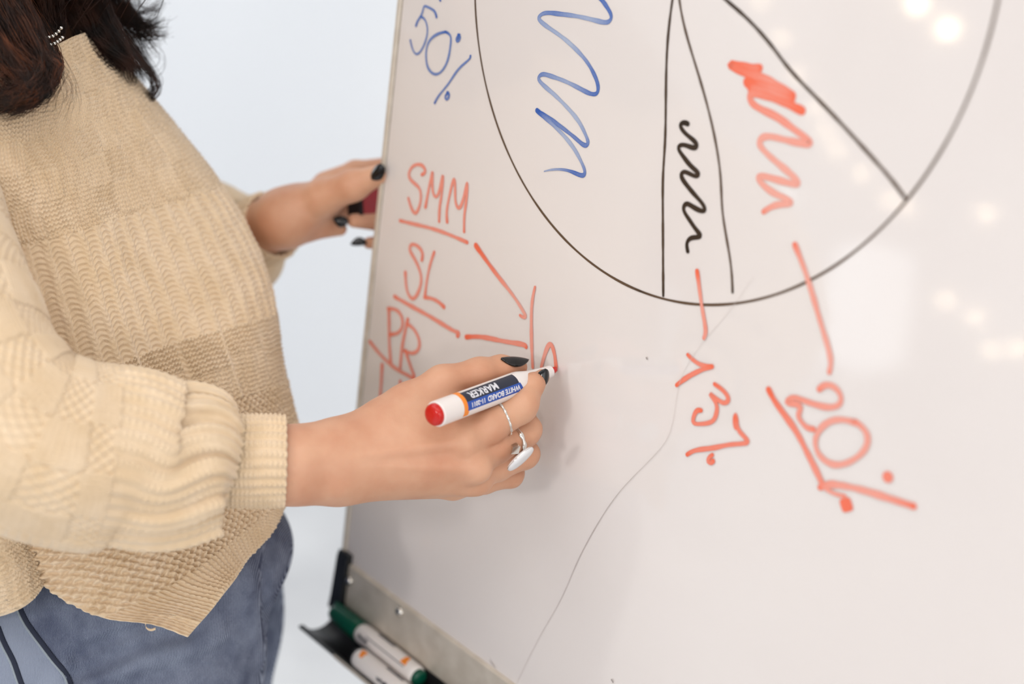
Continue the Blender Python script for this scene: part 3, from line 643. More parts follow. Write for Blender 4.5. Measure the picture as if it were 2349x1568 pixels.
# ---- knitting
def knit(X, Y, zone):
    """X stitches across, Y rows along; zone: integer map of stitch patterns. returns relief 0..1"""
    fx = X-np.floor(X); two = np.abs(np.sin(2*np.pi*X))**.8
    lx = X*1.25; lf = lx-np.floor(lx); lp = np.where(np.floor(lx) % 2 > 0, lf, 1-lf); two = np.abs(np.sin(np.pi*lx))**.8
    stock = two*(.62+.38*np.cos(2*np.pi*(Y+.55*lp)))
    garter = .5+.5*np.cos(np.pi*2*(Y*.95+.20*np.cos(2*np.pi*X)))
    moss = -.45+1.55*np.clip(.5+.75*np.cos(2*np.pi*X/1.75+.5*np.sin(np.pi*Y*1.05))*np.cos(np.pi*Y*1.05), 0, 1)
    rf = X/4.4-np.floor(X/4.4); kn = np.exp(-((rf-.5)/.20)**4)
    crescent = (.5+.5*np.cos(2*np.pi*(Y*.80+.30*np.cos(2*np.pi*rf))))**.8
    fish = kn*(.72+.28*(.5+.5*np.cos(2*np.pi*(Y*.8+np.abs(rf-.5)*2.2))))+(1-kn)*.58*crescent
    rib = (.5+.5*np.cos(2*np.pi*X/2.4))**.8*(.75+.25*np.cos(2*np.pi*(Y-.5*np.abs(fx-.5))))
    cell = (np.floor(X/7)+np.floor(Y/7)) % 2
    basket = np.where(cell > 0, .2+stock*.8, .05+.75*garter)
    cable = np.where((np.floor(X/8)+np.floor(Y/7)) % 2 > 0, .45+.65*two*(.88+.12*np.cos(2*np.pi*Y)), .72*np.clip(.5+.8*np.cos(np.pi*X)*np.cos(np.pi*Y*.85), 0, 1))
    out = np.zeros_like(X)
    for k, h in ((0, basket), (1, fish), (2, moss), (3, rib), (4, garter), (5, stock), (6, cable)):
        out = np.where(zone == k, h, out)
    return out
def knit_patch(net_t, net_s, tk, sk, nt, ns, amp, zonefn, sw=.0030, rh=.0032, rim=(False, False, False, False), fold=None, closed=False, x0=0.0, out=None):
    """net [T][S] of (px,py,depth) -> relief grid"""
    net = np.array([[P(*q) for q in row] for row in net_t]).reshape(len(net_t), len(net_t[0]), 3)
    Wt = spl(tk, np.linspace(tk[0], tk[-1], nt)); Ws = spl(sk, np.linspace(sk[0], sk[-1], ns))
    G = np.einsum('ai,ijk,bj->abk', Wt, net, Ws)
    return relief(G, amp, zonefn, sw, rh, rim, fold, x0, out)
def relief(G, amp, zonefn, sw, rh, rim=(0, 0, 0, 0), fold=None, x0=0.0, out=None):
    nt, ns = G.shape[:2]
    gu = np.gradient(G, axis=1); gv = np.gradient(G, axis=0); N = np.cross(gu, gv); N /= np.linalg.norm(N, axis=2)[..., None]+1e-12
    c = G.mean((0, 1)) if out is None else out
    if out is None:
        if np.mean(np.sum(N*(CAM-G), 2)) < 0: N = -N
    else:
        if np.mean(np.sum(N*(G-out), 2)) < 0: N = -N
    du = np.linalg.norm(gu, axis=2).mean(0); dv = np.linalg.norm(gv, axis=2).mean(1)
    X = (np.cumsum(du)/sw+x0)[None, :]+np.zeros((nt, 1)); Y = (np.cumsum(dv)/rh)[:, None]+np.zeros((1, ns))
    # the yarn wanders a little
    jx = .10*np.sin(Y*.7+X*.31)+.07*np.sin(Y*1.9-X*.9); jy = .12*np.sin(X*.8+.3*Y)+.10*np.sin(X*2.3-Y*.5)
    zone = zonefn(np.linspace(0, 1, nt)[:, None]+np.zeros((1, ns)), np.linspace(0, 1, ns)[None, :]+np.zeros((nt, 1)), X, Y)
    if (zone == 2).any() and out is not None:     # seed stitch keeps its own even lattice where the panel is stretched
        ma = zone == 2; ea = gu[ma].mean(0); ea /= np.linalg.norm(ea); eb = gv[ma].mean(0); eb -= eb@ea*ea; eb /= np.linalg.norm(eb)
        X = np.where(ma, (G@ea)/sw, X); Y = np.where(ma, (G@eb)/rh, Y)
        X = np.where(zone == 3, X*1.7, X)
    h = knit(X+jx, Y+jy, zone)*amp*(1+.18*np.sin(X*1.7+3*np.sin(Y*.37)))
    if fold is not None: h = h+fold(np.linspace(0, 1, nt)[:, None], np.linspace(0, 1, ns)[None, :])
    Q = G+N*h[..., None]
    rows = [Q]
    if rim[1]:                                    # rolled hem at the last row
        T = gv[-1]/np.linalg.norm(gv[-1], axis=1)[:, None]; rows += [(Q[-1]+T*.0011-N[-1]*.0008)[None], (Q[-1]+T*.0008-N[-1]*.0030)[None], (Q[-1]-T*.012-N[-1]*.0036)[None]]
    Q = np.concatenate(rows, 0)
    cols = [Q]; idx = lambda A: np.concatenate([A, np.repeat(A[-1:], Q.shape[0]-nt, 0)], 0)
    Ni = idx(N); gi = idx(gu)
    if rim[2]:
        T = -gi[:, 0]/np.linalg.norm(gi[:, 0], axis=1)[:, None]
        cols = [(Q[:, 0]-T*.012-Ni[:, 0]*.0036)[:, None], (Q[:, 0]+T*.0008-Ni[:, 0]*.0030)[:, None], (Q[:, 0]+T*.0011-Ni[:, 0]*.0008)[:, None]]+cols
    Q = np.concatenate(cols, 1); a, b = Q.shape[:2]
    I = np.arange(a*b).reshape(a, b); F = np.stack([I[:-1, :-1], I[:-1, 1:], I[1:, 1:], I[1:, :-1]], -1).reshape(-1, 4)
    f0 = np.array([(Q[1, 0]-Q[0, 0])])
    # orient faces outwards
    fn = np.cross(Q[a//2, b//2+1]-Q[a//2, b//2], Q[a//2+1, b//2]-Q[a//2, b//2]); nn_ = N[min(a//2, nt-1), min(b//2, ns-1)]
    if np.dot(fn, nn_) < 0: F = F[:, ::-1]
    return Q.reshape(-1, 3), F

front = [
 [(-80, 110, .97), (72, 122, .99), (160, 88, 1.035), (215, 60, 1.12), (180, 40, 1.22)],
 [(-140, 380, .945), (60, 340, .965), (235, 290, 1.03), (356, 240, 1.13), (330, 240, 1.25)],
 [(-110, 620, .955), (120, 560, .98), (310, 500, 1.035), (505, 440, 1.14), (450, 430, 1.26)],
 [(-50, 850, .97), (180, 780, .99), (385, 700, 1.04), (604, 640, 1.15), (550, 620, 1.27)],
 [(10, 1040, .98), (240, 965, .99), (450, 880, 1.04), (642, 815, 1.15), (590, 800, 1.27)],
 [(55, 1200, .985), (300, 1130, .995), (515, 1045, 1.045), (680, 975, 1.15), (620, 960, 1.27)],
 [(100, 1340, .985), (350, 1262, .995), (570, 1155, 1.05), (692, 1062, 1.15), (650, 1050, 1.27)],
 [(250, 1417, .985), (428, 1325, 1.00), (588, 1195, 1.055), (682, 1098, 1.15), (655, 1075, 1.27)],
 [(350, 1429, .987), (474, 1348, 1.003), (593, 1222, 1.058), (675, 1113, 1.15), (652, 1088, 1.27)],
 [(430, 1456, .99), (512, 1360, 1.005), (596, 1245, 1.06), (668, 1128, 1.15), (650, 1100, 1.27)]]
tk = [0, 1, 2, 3, 4, 5, 6, 6.55, 6.9, 7.2]
def zf_front(t, s, X, Y):
    z = np.zeros_like(X, int)                     # basket
    z = np.where((t > .27) & (t < .478), 1, z)
    b = (t >= .478) & (t < .60); q = (np.floor(X/11) % 2)*.018; z = np.where(b, np.where(t+q < .545, 4, 5), z); z = np.where(b & ((X/11) % 1 < .11), 1, z)
    z = np.where(t >= .60, 2, z); z = np.where((t > .905), 3, z)
    z = np.where((t > .1) & (t <= .27) & ((np.floor(X/7) % 3) == 1), 5, z)
    return z
def fold_front(t, s):
    f = .0035*np.sin(2*np.pi*(s*2.2+t*1.1))*np.exp(-((t-.35)/.25)**2)
    f = f+.004*np.exp(-((t-.92)/.02)**2)*0
    f = f+.0022*np.sin(2*np.pi*(s*3.1+.4))*np.exp(-((t-1)/.12)**2)
    return f
Vf, Ff = knit_patch(front, None, tk, [0, 1, 2, 3, 3.6], 790, 655, .0026, zf_front, .0031, .0034, rim=(0, 1, 1, 0), fold=fold_front, out=P(200, 800, 1.13))
back = [[f[0]]+b+[f[4]] for f, b in zip(front[:7], [
 [(-260, 120, 1.0), (-330, 60, 1.12), (-150, 0, 1.27)],
 [(-330, 400, .98), (-430, 330, 1.12), (-160, 200, 1.32)],
 [(-320, 660, .98), (-430, 560, 1.13), (-120, 440, 1.36)],
 [(-270, 880, .99), (-400, 780, 1.14), (-60, 660, 1.38)],
 [(-200, 1080, 1.0), (-350, 1000, 1.15), (0, 860, 1.38)],
 [(-120, 1270, .99), (-320, 1200, 1.15), (60, 1040, 1.38)],
 [(-45, 1420, .99), (-280, 1390, 1.15), (120, 1180, 1.38)]])]
Vb, Fb = knit_patch(back, None, tk[:7], [0, 1, 2, 3.2, 4.6], 250, 250, .0026, lambda t, s, X, Y: np.where(s < .5, 4, 0), .0031, .0040, rim=(0, 1, 0, 0), out=P(200, 800, 1.13))

def sleeve(axis, nring, nu, amp, zonefn, gather, sw=.0032, rh=.0034, rim=True, pre=False):
    """axis rows: (px, py, depth, half-height px, depth half-width m, up-bulge, down-bulge)"""
    A = np.array(axis, float); k = np.concatenate([[0], np.cumsum(np.linalg.norm(np.diff(A[:, :2], axis=0), axis=1))])
    Wk = spl(k, np.linspace(0, k[-1], nring)); A = Wk@A
    C = P(A[:, 0], A[:, 1], A[:, 2]); T = np.gradient(C, axis=0); T /= np.linalg.norm(T, axis=1)[:, None]
    view = (C-CAM)/np.linalg.norm(C-CAM, axis=1)[:, None]
    e2 = view-np.sum(view*T, 1)[:, None]*T; e2 /= np.linalg.norm(e2, axis=1)[:, None]; e1 = np.cross(T, e2)
    e1 *= np.sign(np.sum(e1*UP, 1))[:, None]*1.0
    a = A[:, 3]*A[:, 2]/FPX; b = A[:, 4]
    ph = np.linspace(0, 2*np.pi, nu)+.3; th = ph+.35*(np.cos(ph)-math.cos(.3))+0*ph; th = th[0]+(th-th[0])*2*np.pi/(th[-1]-th[0])
    ct, st_ = np.cos(th), np.sin(th)
    t = np.linspace(-k[1]/(k[-1]-k[1]) if pre else 0, 1, nring)[:, None]
    g = gather(t, th[None, :])
    G = C[:, None]+e1[:, None]*(a[:, None]*(1+g)*ct)[..., None]-e2[:, None]*(b[:, None]*(1+g)*st_)[..., None]
    nt, ns = G.shape[:2]
    gu = np.gradient(G, axis=1); gu[:, 0] = gu[:, -1] = (G[:, 1]-G[:, -2])/2; gv = np.gradient(G, axis=0)
    N = np.cross(gu, gv); N /= np.linalg.norm(N, axis=2)[..., None]+1e-12
    if np.mean(np.sum(N*(G-C[:, None]), 2)) < 0: N = -N
    circ_ = (np.linalg.norm(gu, axis=2).sum(1)).mean(); nst = max(4, round(circ_/sw/2.4)*2.4)
    X = (th-th[0])[None, :]/(2*np.pi)*nst+np.zeros((nt, 1)); Y = (np.cumsum(np.linalg.norm(gv, axis=2).mean(1))/rh)[:, None]+np.zeros((1, ns))
    zone = zonefn(t+np.zeros((1, ns)), th[None, :]+np.zeros((nt, 1)), X, Y)
    h = knit(X+.08*np.sin(Y*.7), Y+.12*np.sin(X*.8), zone)*amp
    h[:, -1] = h[:, 0]
    Q = G+N*h[..., None]
    if rim: Q = np.concatenate([Q, (Q[-1]+T[-1]*.0012-N[-1]*.0008)[None], (Q[-1]+T[-1]*.0008-N[-1]*.0030)[None], (Q[-1]-T[-1]*.02-N[-1]*.0034)[None]], 0)
    a_, b_ = Q.shape[:2]; I = np.arange(a_*b_).reshape(a_, b_); F = np.stack([I[:-1, :-1], I[:-1, 1:], I[1:, 1:], I[1:, :-1]], -1).reshape(-1, 4)
    fn = np.cross(Q[3, 4]-Q[3, 3], Q[4, 3]-Q[3, 3])
    if np.dot(fn, N[3, 3]) < 0: F = F[:, ::-1]
    return Q.reshape(-1, 3), F
def ang_d(th, c): return (th-c+np.pi) % (2*np.pi)-np.pi
def gather_r(t, th):
    g = .045*np.sin(13*th+2.0+1.5*t)*np.exp(-((t-.93)/.10)**2)+.030*np.sin(23*th)*np.exp(-((t-.96)/.06)**2)
    g = g+.03*np.sin(5*th+6*t)*np.exp(-((t-.62)/.25)**2)+.05*np.cos(th-.4)*np.exp(-((t-.885)/.045)**2)
    g = g-.05*np.exp(-(ang_d(th, .35)/.8)**2)*np.exp(-((t-.775)/.05)**2)
    g = g-.06*np.exp(-(ang_d(th, .6)/.7)**2)*np.exp(-((t-.47)/.04)**2)
    return g
axR = [(-190, 120, 1.03, 60, .030), (-235, 235, 1.00, 150, .052), (-215, 400, .96, 185, .058), (-175, 580, .915, 196, .062), (-115, 750, .885, 205, .062), (-50, 893, .875, 212, .062), (60, 1000, .880, 214, .062), (190, 1036, .893, 216, .060),
       (305, 1056, .905, 206, .054), (370, 1076, .912, 186, .050), (430, 1062, .919, 176, .046), (475, 1052, .925, 158, .040), (500, 1056, .929, 120, .033)]
VR, FR = sleeve(axR, 510, 470, .0023, lambda t, th, X, Y: np.where(t > .79, 3, 6), gather_r, .0034, .0036, rim=False, pre=True)
axL = [(150, 200, 1.27, 70, .034), (250, 330, 1.33, 130, .052), (330, 470, 1.35, 130, .052), (430, 520, 1.32, 122, .048), (490, 532, 1.29, 112, .042), (535, 538, 1.268, 96, .036), (560, 540, 1.254, 80, .031)]
def gather_l(t, th): return .30*np.exp(-(ang_d(th, np.pi+.35)/.75)**2)*np.exp(-((t-.86)/.16)**2)+.03*np.sin(9*th)*np.exp(-((t-.95)/.1)**2)
VL, FL = sleeve(axL, 200, 220, .0018, lambda t, th, X, Y: 6+0*X.astype(int), gather_l, .0036, .0040, rim=False, pre=True)
# the bulge of the far sleeve that hangs below its cuff
Vs, Fs = polygonise(lambda Q: smin(ell(Q, P(572, 588, 1.262), (.031, .031, .034)), ell(Q, P(540, 545, 1.28), (.030, .030, .036)), .03), P(572, 588, 1.262)-.09, P(572, 588, 1.262)+.09, .0025)
sv = np.concatenate([Vf, Vb, VR, VL, Vs]); n1 = len(Vf); n2 = n1+len(Vb); n3 = n2+len(VR); n4 = n3+len(VL)
sf = np.concatenate([Ff, Fb+n1, FR+n2, FL+n3, Fs+n4])
sweater = link('sweater', mesh('sweater', sv, sf), M['wool'], label='chunky beige knitted sweater'); reparent(sweater, person)
def gc(t, th): return .0*t
axC = [(492, 1057, .934, 97, .030), (530, 1057, .936, 101, .030), (590, 1057, .9385, 102, .030), (632, 1057, .9405, 101, .0295), (650, 1057, .9415, 99, .0285)]
Vc, Fc = sleeve(axC, 150, 460, .0026, lambda t, th, X, Y: np.where(t > 2, 4, 3), gc, .0028, .0030)
def sub(o, parent):
    reparent(o, person); o.parent = parent; o.matrix_parent_inverse = parent.matrix_world.inverted()
bpy.context.view_layer.update()
c1_ = link('cuff', mesh('cuff', Vc, Fc), M['wool'], label='ribbed right cuff')
axD = [(560, 550, 1.258, 80, .0300), (595, 532, 1.243, 80, .0295), (626, 516, 1.230, 78, .0288)]
Vd, Fd = sleeve(axD, 60, 240, .0022, lambda t, th, X, Y: 3+0*X.astype(int), gc, .0032, .0034)
c2_ = link('cuff', mesh('cuff', Vd, Fd), M['wool'], label='ribbed left cuff')
for c_ in (c1_, c2_):
    c_.parent = sweater; c_.matrix_parent_inverse = (Matrix.Translation(Vector(person.location))@sweater.matrix_parent_inverse).inverted() if False else Matrix.Identity(4)
# sweater sits at the world origin through its parent inverse, so its children need no offset
th_ = link('loose_thread', mesh('loose_thread', *(lambda c: (np.concatenate([c+off for off in (np.array([0, 0, .0009]), np.array([.0008, 0, -.0006]), np.array([-.0006, .0006, -.0006]))]),
      [(i+j*24, i+1+j*24, i+1+((j+1) % 3)*24, i+((j+1) % 3)*24) for i in range(23) for j in range(3)]))(smooth_path(P([334, 333, 336, 345, 356], [1428, 1434, 1440, 1444, 1441], [.975]*5), 24))), M['wool'], label='loose end of yarn at the hem')
th_.parent = sweater

# loose fibres that stand off the wool
fr_ = np.random.default_rng(11); NF = 5600; W1 = Vf.reshape(-1, 3)
src = np.concatenate([Vf[fr_.integers(0, len(Vf), NF*5//8)], VR[fr_.integers(0, len(VR), NF-NF*5//8)]])
fdir = fr_.normal(0, 1, (NF, 3)); fdir += (CAM-src)/np.linalg.norm(CAM-src, axis=1)[:, None]*1.0+np.array([0, 0, .4]); fdir /= np.linalg.norm(fdir, axis=1)[:, None]
f2 = fdir+fr_.normal(0, .7, (NF, 3)); f2 /= np.linalg.norm(f2, axis=1)[:, None]; ln = fr_.uniform(.0012, .0042, NF)[:, None]
pp = np.stack([src-fdir*.0005, src+fdir*ln*.55, src+fdir*ln*.55+f2*ln*.6], 1)
off = np.array([[1, 0, 0], [-.5, .6, .6], [-.5, -.6, -.6]])*.00005
FVt = (pp[:, :, None, :]+off[None, None]).reshape(-1, 3); I = np.arange(NF*9).reshape(NF, 3, 3)
FFt = np.concatenate([np.stack([I[:, :-1, j], I[:, 1:, j], I[:, 1:, (j+1) % 3], I[:, :-1, (j+1) % 3]], -1).reshape(-1, 4) for j in range(3)])
fz_ = link('wool_fuzz', mesh('wool_fuzz', FVt, FFt), M['wool'], kind='stuff'); fz_.parent = sweater

# ---- jeans
def crease(Q): 
    return 0
def jeans_base(Q):
    d = chain(Q, [hipR+np.array([0, 0, .04]), hipR-np.array([0, 0, .05]), kneeR, np.array([kneeR[0]-.02, kneeR[1]-.04, .10])], [.098, .102, .070, .058], .03)
    e = chain(Q, [hipL+np.array([0, 0, .05]), hipL-np.array([0, 0, .05]), kneeL, np.array([kneeL[0]-.02, kneeL[1]-.04, .10])], [.075, .078, .068, .058], .03)
    d = smin(d, e, .010)
    d = smin(d, ell(Q, W_(60, 1420, 1.13), (.105, .105, .10)), .05)
    d = smin(d, ell(Q, W_(330, 1240, 1.15), (.12, .12, .06)), .03)
    return d
def on_surf(fn, x, y):
    d = .90
    for _ in range(60):
        p = P(x, y, d).reshape(1, 3).astype(np.float32); q = float(fn(p)[0]); d += q*.9
        if abs(q) < 1e-4: break
    return P(x, y, d)
FOLDS = [([(179, 1508), (262, 1469), (337, 1440), (372, 1424)], -.0115, .0056), ([(168, 1530), (250, 1497), (330, 1460), (400, 1430)], .0055, .0062), ([(165, 1552), (223, 1526), (313, 1484), (357, 1462), (430, 1450)], -.0115, .0056),
         ([(175, 1572), (290, 1525), (400, 1490), (500, 1450)], .0040, .0080), ([(240, 1595), (380, 1545), (520, 1500)], -.0040, .008), ([(560, 1300), (575, 1360), (585, 1440), (600, 1500)], .0040, .010), ([(110, 1385), (230, 1462), (320, 1462)], .0025, .012),
         ([(620, 1240), (610, 1300), (606, 1370), (612, 1440)], -.006, .006)]
FOLDS = [([on_surf(jeans_base, x, y) for x, y in f], a, w_) for f, a, w_ in FOLDS]
def jeans_sdf(Q):                             # pulled folds running from the pocket
    d = jeans_base(Q)
    for f, a, w_ in FOLDS:
        k = None
        for p, q in zip(f, f[1:]):
            e = cone(Q, p, q, 0.0, 0.0); k = e if k is None else np.minimum(k, e)
        d = d-a*np.exp(-(k/w_)**2)
    return d
Vj, Fj = polygonise(jeans_sdf, (min(hipR[0], kneeL[0], W_(60, 1420, 1.13)[0])-.25, -.55, .04), (.2, .5, 1.2), .0033)
den = M['denim']
tc = nn(den, 'ShaderNodeTexCoord'); sp = nn(den, 'ShaderNodeMapping'); lk(den, tc.outputs['Object'], sp.inputs['Vector'])
wv = nn(den, 'ShaderNodeTexWave', wave_type='BANDS', bands_direction='X'); wv.inputs['Scale'].default_value = 330; wv.inputs['Distortion'].default_value = 1.2; wv.inputs['Detail'].default_value = 1; wv.inputs['Detail Scale'].default_value = 3
mp = nn(den, 'ShaderNodeMapping'); mp.inputs['Rotation'].default_value = (0.0, 0.10, math.radians(-47)); lk(den, tc.outputs['Object'], mp.inputs['Vector']); lk(den, mp.outputs['Vector'], wv.inputs['Vector'])
n1_ = nn(den, 'ShaderNodeTexNoise'); n1_.inputs['Scale'].default_value = 60; n1_.inputs['Detail'].default_value = 6; lk(den, tc.outputs['Object'], n1_.inputs['Vector'])
n2_ = nn(den, 'ShaderNodeTexNoise'); n2_.inputs['Scale'].default_value = 9; n2_.inputs['Detail'].default_value = 3; lk(den, tc.outputs['Object'], n2_.inputs['Vector'])
ad = nn(den, 'ShaderNodeMath', operation='MULTIPLY'); lk(den, wv.outputs['Fac'], ad.inputs[0]); lk(den, n1_.outputs['Fac'], ad.inputs[1])
ad2 = nn(den, 'ShaderNodeMath', operation='ADD'); lk(den, ad.outputs[0], ad2.inputs[0])
ml = nn(den, 'ShaderNodeMath', operation='MULTIPLY_ADD'); ml.inputs[1].default_value = .9; ml.inputs[2].default_value = -.3; lk(den, n2_.outputs['Fac'], ml.inputs[0]); lk(den, ml.outputs[0], ad2.inputs[1])
cr = nn(den, 'ShaderNodeValToRGB'); cr.color_ramp.elements[0].position = .12; cr.color_ramp.elements[0].color = lin(26, 38, 74); cr.color_ramp.elements[1].position = .84; cr.color_ramp.elements[1].color = lin(152, 162, 182)
fa = nn(den, 'ShaderNodeAttribute'); fa.attribute_name = 'fade'; ad3 = nn(den, 'ShaderNodeMath', operation='MULTIPLY_ADD'); ad3.inputs[1].default_value = .38
lk(den, fa.outputs['Fac'], ad3.inputs[0]); lk(den, ad2.outputs[0], ad3.inputs[2]); lk(den, ad3.outputs[0], cr.inputs['Fac']); lk(den, cr.outputs['Color'], bs(den).inputs['Base Color'])
bp = nn(den, 'ShaderNodeBump'); bp.inputs['Strength'].default_value = .5; bp.inputs['Distance'].default_value = .0006; lk(den, wv.outputs['Fac'], bp.inputs['Height']); lk(den, bp.outputs['Normal'], bs(den).inputs['Normal'])
mj = mesh('jeans', Vj, Fj); fwv = Vj-CAM; fz = fwv@FW; fx_ = 1174.5+FPX*(fwv@RT)/fz; fy_ = 784-FPX*(fwv@UP)/fz
at = mj.attributes.new('fade', 'FLOAT', 'POINT')      # the washed-out side panel behind the pocket seam
at.data.foreach_set('value', np.clip((36+(fy_-1385)*.68-fx_)/6, 0, 1).astype(np.float32)*(fz < 1.12))
o = link('jeans', mj, den, label='faded blue denim jeans'); reparent(o, person); jeans = o
# project seam lines on to the denim by marching along the view ray (done once, gives real 3-D points)
def on_jeans(x, y):
    d = .90; 
    for _ in range(60):
        p = P(x, y, d)[None].astype(np.float32).reshape(1, 3); s = float(jeans_sdf(p)[0]); d += s*.9
        if abs(s) < 1e-4: break
    return P(x, y, d)
def tube(name, pts, rad, m, parent, label=None, n=60, seg=8, flat=1.0):
    c = smooth_path(np.array(pts), n); T = np.gradient(c, axis=0); T /= np.linalg.norm(T, axis=1)[:, None]
    a = np.cross(T, FW); a /= np.linalg.norm(a, axis=1)[:, None]; b = np.cross(T, a); th = np.linspace(0, 2*np.pi, seg, endpoint=False)
    V = (c[:, None]+a[:, None]*(rad*np.cos(th))[None, :, None]+b[:, None]*(rad*flat*np.sin(th))[None, :, None]).reshape(-1, 3)
    F = [(i*seg+j, (i+1)*seg+j, (i+1)*seg+(j+1) % seg, i*seg+(j+1) % seg) for i in range(n-1) for j in range(seg)]+[tuple(range(seg))[::-1], tuple((n-1)*seg+j for j in range(seg))]
    o = link(name, mesh(name, V, F), m, label=label); o.parent = parent; return o
dk = mat('dark_seam', lin(38, 44, 62), .9); lt = mat('light_seam', lin(150, 160, 170), .9); noise_bump(lt, 900, .5, .001)
s1p = [(28, 1368), (40, 1400), (56, 1432), (88, 1476), (122, 1520), (146, 1550), (160, 1590)]
s2p = [(-12, 1440), (4, 1480), (22, 1515), (33, 1545), (44, 1575), (60, 1610)]
for k, sp_ in enumerate((s1p, s2p)):
    k_ = smooth_path(np.array(sp_, float), 26)
    tube('seam', [on_jeans(x, y) for x, y in k_], .0010, lt, jeans, 'pale raised seam edge of the jeans' if k == 0 else None, flat=.8)
    tube('seam_fold', [on_jeans(x+8, y-3)-FW*.0004 for x, y in k_], .0019, dk, jeans, flat=.35)

# shoes
for k in (kneeR, kneeL):
    a = np.array([k[0]-.02, k[1]-.04, .0]); fd = face
    def shoe(Q): return np.maximum(smin(smin(cone(Q, a+[0, 0, .045]-fd*.03, a+[0, 0, .035]+fd*.11, .042, .036), cone(Q, a+[0, 0, .05], a+[0, 0, .105], .046, .044), .03), cone(Q, a+[0, 0, .012]-fd*.04, a+[0, 0, .012]+fd*.13, .042, .040), .01), .004-Q[..., 2])
    v, f = polygonise(shoe, a-.2, a+.25, .005); o = link('shoe', mesh('shoe', v, f), M['shoe']); reparent(o, person)

# ---- hair
def hair_bundle(guides, count, spread, curl, rad, rnd, out, n=20, clump=14, trim=.25):
    for c_ in range(max(1, count//clump)):
        w_ = rnd.dirichlet(np.ones(len(guides))*.45)
        base0 = sum(wi*smooth_path(np.array(gd, float), 60, knots=np.linspace(0, 1, len(gd))) for wi, gd in zip(w_, guides))
        coff = rnd.normal(0, 1, 3)*np.array([spread, spread, spread*.0008]); ph0 = rnd.uniform(0, 6.28); fr0 = rnd.uniform(.9, 2.4); am0 = curl*rnd.uniform(.3, 1.7); end0 = 1-trim*rnd.uniform(0, 1)
        for _ in range(clump):
            t = np.linspace(0, end0*rnd.uniform(.92, 1), n); tf = np.linspace(0, 1, 60)
            base = np.stack([np.interp(t, tf, base0[:, q]) for q in range(3)], 1)
            off = coff+rnd.normal(0, 1, 3)*np.array([spread, spread, spread*.0006])*.42; ph = ph0+rnd.normal(0, .35); fr = fr0*rnd.uniform(.93, 1.07); am = am0*rnd.uniform(.75, 1.25)
            base = base+off*(1+.4*t[:, None]); g = t**1.4
            base[:, 0] += .35*am*t*np.sin(ph*2+fr*3.1*6.28*t); base[:, 1] += .25*am*t*np.cos(ph*2+fr*3.1*6.28*t); base[:, 0] += am*g*np.cos(ph+fr*6.28*t); base[:, 1] += am*.6*g*np.sin(ph+fr*6.28*t); base[:, 2] += am*.0003*g*np.sin(ph+fr*6.28*t)
            out.append((P(base[:, 0], base[:, 1], base[:, 2]), rad*rnd.uniform(.6, 1.3)))
def hair_object(name, strands, m, label):
    by = {}
    for pts, r_ in strands: by.setdefault(len(pts), []).append((pts, r_))
    VV = []; FF = []; off = 0
    for n, L in by.items():
        A = np.array([p for p, _ in L]); R_s = np.array([q for _, q in L]); S_ = len(L)
        T = np.gradient(A, axis=1); T /= np.linalg.norm(T, axis=2)[..., None]+1e-12
        a = np.cross(T, FW); a /= np.linalg.norm(a, axis=2)[..., None]+1e-12; b = np.cross(T, a)
        rr = R_s[:, None]*np.minimum(1, (1.02-np.linspace(0, 1, n))*4+.2)[None]
        V = np.stack([A+(a*math.cos(t)+b*math.sin(t))*rr[..., None] for t in (0, 2.094, 4.189)], 2)   # S, n, 3, 3
        I = np.arange(S_*n*3).reshape(S_, n, 3)+off
        for j in range(3):
            k = (j+1) % 3; FF.append(np.stack([I[:, :-1, j], I[:, 1:, j], I[:, 1:, k], I[:, :-1, k]], -1).reshape(-1, 4))
        VV.append(V.reshape(-1, 3)); off += S_*n*3
    o = link(name, mesh(name, np.concatenate(VV), np.concatenate(FF)), m, label=label); reparent(o, person); o['kind'] = 'stuff'; return o
hr = np.random.default_rng(5)
L_near = []
gA = [[(-120, -160, 1.0), (-60, -40, .97), (0, 60, .955), (60, 140, .95), (95, 190, .948), (60, 232, .945), (-10, 225, .945), (-60, 190, .95)],
      [(-40, -180, 1.02), (20, -40, .985), (80, 50, .965), (120, 130, .955), (124, 175, .95), (90, 222, .946), (30, 238, .944), (-30, 222, .947)],
      [(-160, -100, .99), (-120, 20, .965), (-60, 110, .955), (-20, 170, .95), (20, 210, .947), (-10, 228, .946), (-60, 225, .948), (-100, 200, .95)],
      [(-20, -190, 1.03), (35, -60, .99), (50, 30, .97), (70, 100, .96), (100, 150, .953), (110, 190, .95), (60, 215, .948), (10, 190, .95)]]
hair_bundle(gA, 1050, 10, 22, .00017, hr, L_near, n=22, trim=.2)
hair_bundle(gA, 160, 16, 30, .00011, hr, L_near, n=30, clump=2)
hair_bundle([[(q[0]+6, q[1]-10, q[2]+.035) for q in g] for g in gA], 420, 9, 10, .00026, hr, L_near, n=14, trim=.3)
gN = [[(-10, -200, 1.06), (40, -90, 1.05), (80, 0, 1.04), (100, 50, 1.035), (118, 84, 1.03)], [(60, -200, 1.07), (100, -100, 1.06), (125, -10, 1.05), (135, 50, 1.04), (130, 90, 1.03)], [(20, -200, 1.06), (60, -90, 1.05), (90, -20, 1.04), (90, 40, 1.03), (100, 80, 1.02)]]
N_mid = []
hair_bundle(gN, 520, 9, 5, .00028, hr, N_mid, trim=.05, n=12)
